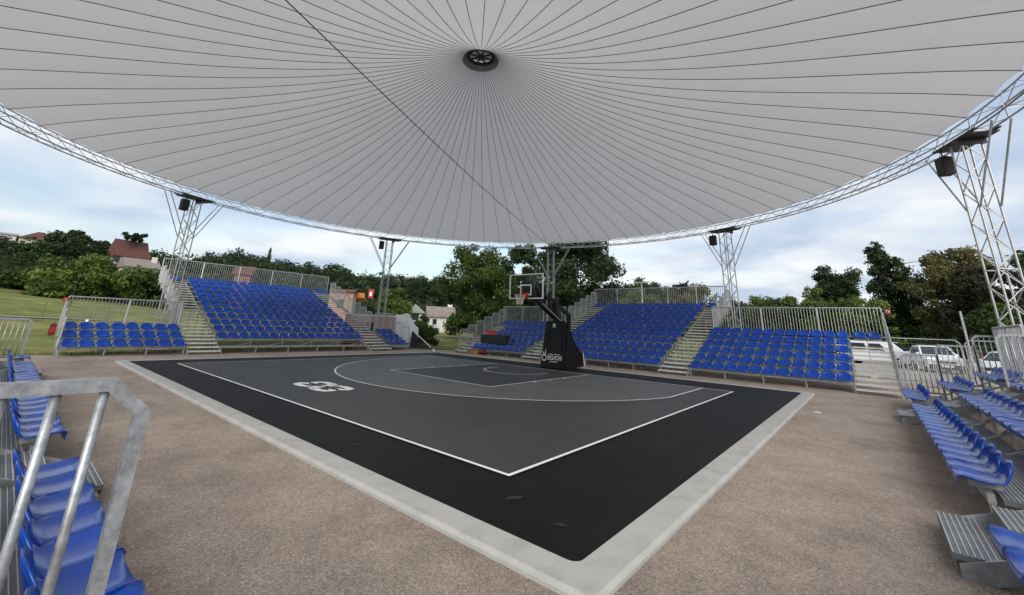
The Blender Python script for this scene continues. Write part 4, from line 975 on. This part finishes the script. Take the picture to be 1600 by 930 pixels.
# dense backing of wood on the ridges: nobody could count it
def far_wood():
    rg = np.random.default_rng(2); Vs, vals = [], []
    protos = []
    for k in range(6):
        rg2 = np.random.default_rng(100+k); lb = lobes_for(rg2, 'round', 1.0, .42, .12); protos.append(leaf_arrays(rg2, lb, 900, .045))
    def put(phi, D, h, wd):
        x, y = 11+D*math.sin(R_(phi)), -15.3+D*math.cos(R_(phi)); z = hgt(x, y)-.4
        V, val = protos[rg.integers(6)]; a = rg.random()*6.28; c, s = math.cos(a), math.sin(a)
        W = np.stack([(V[:,0]*c-V[:,1]*s)*wd/.84, (V[:,0]*s+V[:,1]*c)*wd/.84, V[:,2]*h], 1)+np.array([x,y,z]); Vs.append(W); vals.append(np.clip(val+rg.normal()*.25,0,1))
    for phi in np.arange(-100, 24, 1.15):
        left = sstep(-84, -70, phi)
        for D, k in ((150,1.0),(128,.95),(108,.85),(92,.75)):
            if phi < -80 and D < 120: continue
            if phi > -18 and D < 128: continue
            hh = 8.6*k*rg.uniform(.75,1.2)*(.80 if phi > -16 else 1.0)*(.72 if phi < -78 else 1)
            put(phi+rg.normal()*.3, D+rg.normal()*4, hh, 8.2*rg.uniform(.8,1.25))
    for phi in np.arange(-104, -80, 1.2): put(phi+rg.normal()*.3, 108+rg.normal()*3, 3.6*rg.uniform(.8,1.2), 6.5*rg.uniform(.8,1.2))
    for phi in np.arange(-104, -76, 1.0): put(phi+rg.normal()*.3, 92+rg.normal()*3, 2.7*rg.uniform(.8,1.25), 5.5*rg.uniform(.8,1.2))
    for phi in np.arange(-70, -30, 1.6):
        put(phi+rg.normal()*.3, 74+rg.normal()*4, 5.2*rg.uniform(.8,1.2), 6.0*rg.uniform(.8,1.2))
    for phi in np.arange(-24, 24, 1.3):                                        # dark belt behind the park trees on the right
        put(phi+rg.normal()*.3, 84+rg.normal()*4, 5.0*rg.uniform(.8,1.2)*(1 if phi<0 else 1.3), 7.0*rg.uniform(.8,1.2))
    for phi in np.arange(26, 258, 2.2): put(phi+rg.normal()*.5, 70+rg.normal()*6, 9*rg.uniform(.8,1.2), 8.5*rg.uniform(.8,1.2))
    o = link('far_wood', leaf_mesh('far_wood', np.concatenate(Vs), np.concatenate(vals), 'leaf_far'))
    o['label'] = 'dark green wood covering the hills all round'; struct(o, 'stuff')
far_wood()
# ------------------------------------------------------------------ houses
def house(name, lab, x, y, zb, w_, d_, he, hr, rz, wall, roof, windows=(), chim=None, hip=False, over=.35):
    t = thing(name, lab, 'house', (x, y, zb), rz)
    MB().box(-w_/2,w_/2,-d_/2,d_/2,-3,he).build('wall', wall, t)
    if hip: m = MB().add([(-w_/2-over,-d_/2-over,he+.01),(w_/2+over,-d_/2-over,he+.01),(w_/2+over,d_/2+over,he+.01),(-w_/2-over,d_/2+over,he+.01),(-w_/2+d_*.42,0,he+hr),(w_/2-d_*.42,0,he+hr)],[(0,1,5,4),(1,2,5),(2,3,4,5),(3,0,4),(3,2,1,0)])
    else: m = MB().extr([(-d_/2-over,he-.12),(d_/2+over,he-.12),(d_/2+over,he+.02),(0,he+hr),(-d_/2-over,he+.02)], -w_/2-over, w_/2+over); 
    if not hip: MB().add([(-w_/2,-d_/2,he),(-w_/2,d_/2,he),(-w_/2,0,he+hr-.1),(w_/2,-d_/2,he),(w_/2,d_/2,he),(w_/2,0,he+hr-.1)],[(0,1,2),(3,5,4),(0,2,5,3),(1,4,5,2)]).build('gable', wall, t)
    r = m.build('roof', roof, t)
    if chim:
        MB().box(chim[0]-.35,chim[0]+.35,chim[1]-.3,chim[1]+.3,he+.2,he+hr+chim[2]).build('chimney','wall_white',r)
    for (face, a, z0, ww, hh) in windows:
        f = MB()
        if face == 'front': f.box(a-ww/2,a+ww/2,-d_/2-.06,-d_/2-.004,z0,z0+hh); fr_ = f.build('window','window_dark',t); MB().box(a-ww/2-.1,a+ww/2+.1,-d_/2-.09,-d_/2-.003,z0-.1,z0-.005).build('sill','wall_white',fr_)
        else:
            s = 1 if face == 'right' else -1
            x0, x1 = sorted((s*(w_/2+.004), s*(w_/2+.06))); f.box(x0,x1,a-ww/2,a+ww/2,z0,z0+hh); fr_ = f.build('window','window_dark',t)
            x0, x1 = sorted((s*(w_/2+.003), s*(w_/2+.09))); MB().box(x0,x1,a-ww/2-.1,a+ww/2+.1,z0-.1,z0-.005).build('sill','wall_white',fr_)
FA = R_(90)   # fronts turned towards the court from the west
house('hill_house','white house with flat pale roof at the left edge on the hill',-138.9,-19.6,13.0,4.6,5,4.4,.6,FA,'wall_white','roof_pale',[('front',-1.1,2.2,.8,1.2),('front',.9,2.2,.8,1.2)])
house('hill_house','cream house with wide red hipped roof on the left hill',-134.0,-13.8,13.2,6.0,6,3.2,2.1,FA,'wall_cream','roof_red',[('front',-2.3,1.4,.7,1.2),('front',-.4,1.4,.7,1.2),('front',1.6,1.4,.7,1.2)],(1,0,.5),True)
house('hill_house','house with the large steep red roof left of the left tower',-104.5,-1.3,10.4,4.8,5.5,1.8,3.6,R_(100),'wall_cream','roof_red',[('front',-2.5,.6,1.1,1.3),('front',1.5,.6,1.1,1.3)],(1.5,.5,.2))
house('hill_house','low brown-roofed house with white chimney beside the left tower',-86.0,-1.6,6.6,4.4,4,2.4,1.6,R_(96),'wall_cream','roof_grey',[('front',-2,.8,1.1,1.2),('front',1,.8,1.1,1.2)],(1.7,-.5,.5))
house('hill_house','small grey-roofed house just left of the left tower',-77.8,-.6,4.8,3.0,3,1.9,1.3,R_(96),'wall_cream','roof_grey',[('front',-.7,.6,.6,.9),('front',.7,.6,.6,.9)])
house('hill_house','pink-walled house seen through the top rail of the left grandstand',-65.3,8.6,5.6,2.2,2.6,2.4,1.4,R_(60),'wall_pink','roof_red',[('front',-.5,.9,.5,.8),('front',.5,.9,.5,.8)])
house('garden_shed','small white shed with pale gabled roof beside the yellow-green tree',-38.3,22.6,1.0,2.4,2.0,2.1,1.1,R_(-35),'wall_white','roof_pale',[('right',0,1.0,1.2,.9)])
house('village_house','white gabled house with brown roof left of the big dark tree',-39.4,28.4,.8,3.8,3.2,1.9,1.5,R_(58),'wall_white','roof_grey',[('front',-1.0,.7,.6,.8),('left',0,.6,.7,.9)],(1.5,.4,.4))
house('village_house','white house fragment visible through the big dark tree',-43.5,43.2,3.6,2.2,2.6,2.4,1.1,R_(40),'wall_white','roof_grey',[('front',0,1.1,.9,1.0)])
house('village_house','small white cottage at the left beyond the lawn bushes',-76.0,-11.2,3.4,3.2,3.2,2.4,1.0,FA,'wall_white','roof_pale',[('front',0,.9,.9,1.0)])
# footpath and wire fences on the lawns
def ribbon(name, pts, wd, m_, dz=.03):
    m = MB(); k = len(pts)
    for i, (x, y) in enumerate(pts):
        a, b = pts[max(0,i-1)], pts[min(k-1,i+1)]; dx_, dy_ = b[0]-a[0], b[1]-a[1]; l = math.hypot(dx_, dy_); nx, ny = -dy_/l*wd/2, dx_/l*wd/2
        m.v += [(x+nx,y+ny,hgt(x+nx,y+ny)+dz),(x-nx,y-ny,hgt(x-nx,y-ny)+dz)]
    m.f = [(2*i,2*i+1,2*i+3,2*i+2) for i in range(k-1)]
    return struct(m.build(name, m_))
ribbon('footpath', [(-26-.4*i, -34+2.0*i) for i in range(26)], .45, 'path', .04)
ribbon('footpath', [(-34+1.1*i, 7+1.5*i) for i in range(14)], 1.2, 'path', .05)
def wire_fence(lab, pts, h):
    t = thing('wire_fence', lab, 'fence', (0,0,0))
    for x, y in pts: MB().tube((x,y,hgt(x,y)-.1),(x,y,hgt(x,y)+h),.028,6).build('post','old_post',t)
    for hz in (h*.35, h*.68, h-.04): MB().path([(x,y,hgt(x,y)+hz) for x,y in pts], .006, 4).build('wire','old_post',t)
mat('old_post', (0.16, 0.15, 0.12), 0.9)
wire_fence('low wire fence crossing the lawn at the left', [(-30-.1*i, -36+3.2*i) for i in range(10)], 1.0)
wire_fence('wire fence with grey posts on the grass left of the hoop seating', [(-22+1.9*i, 9.0+1.6*i) for i in range(7)], 1.3)
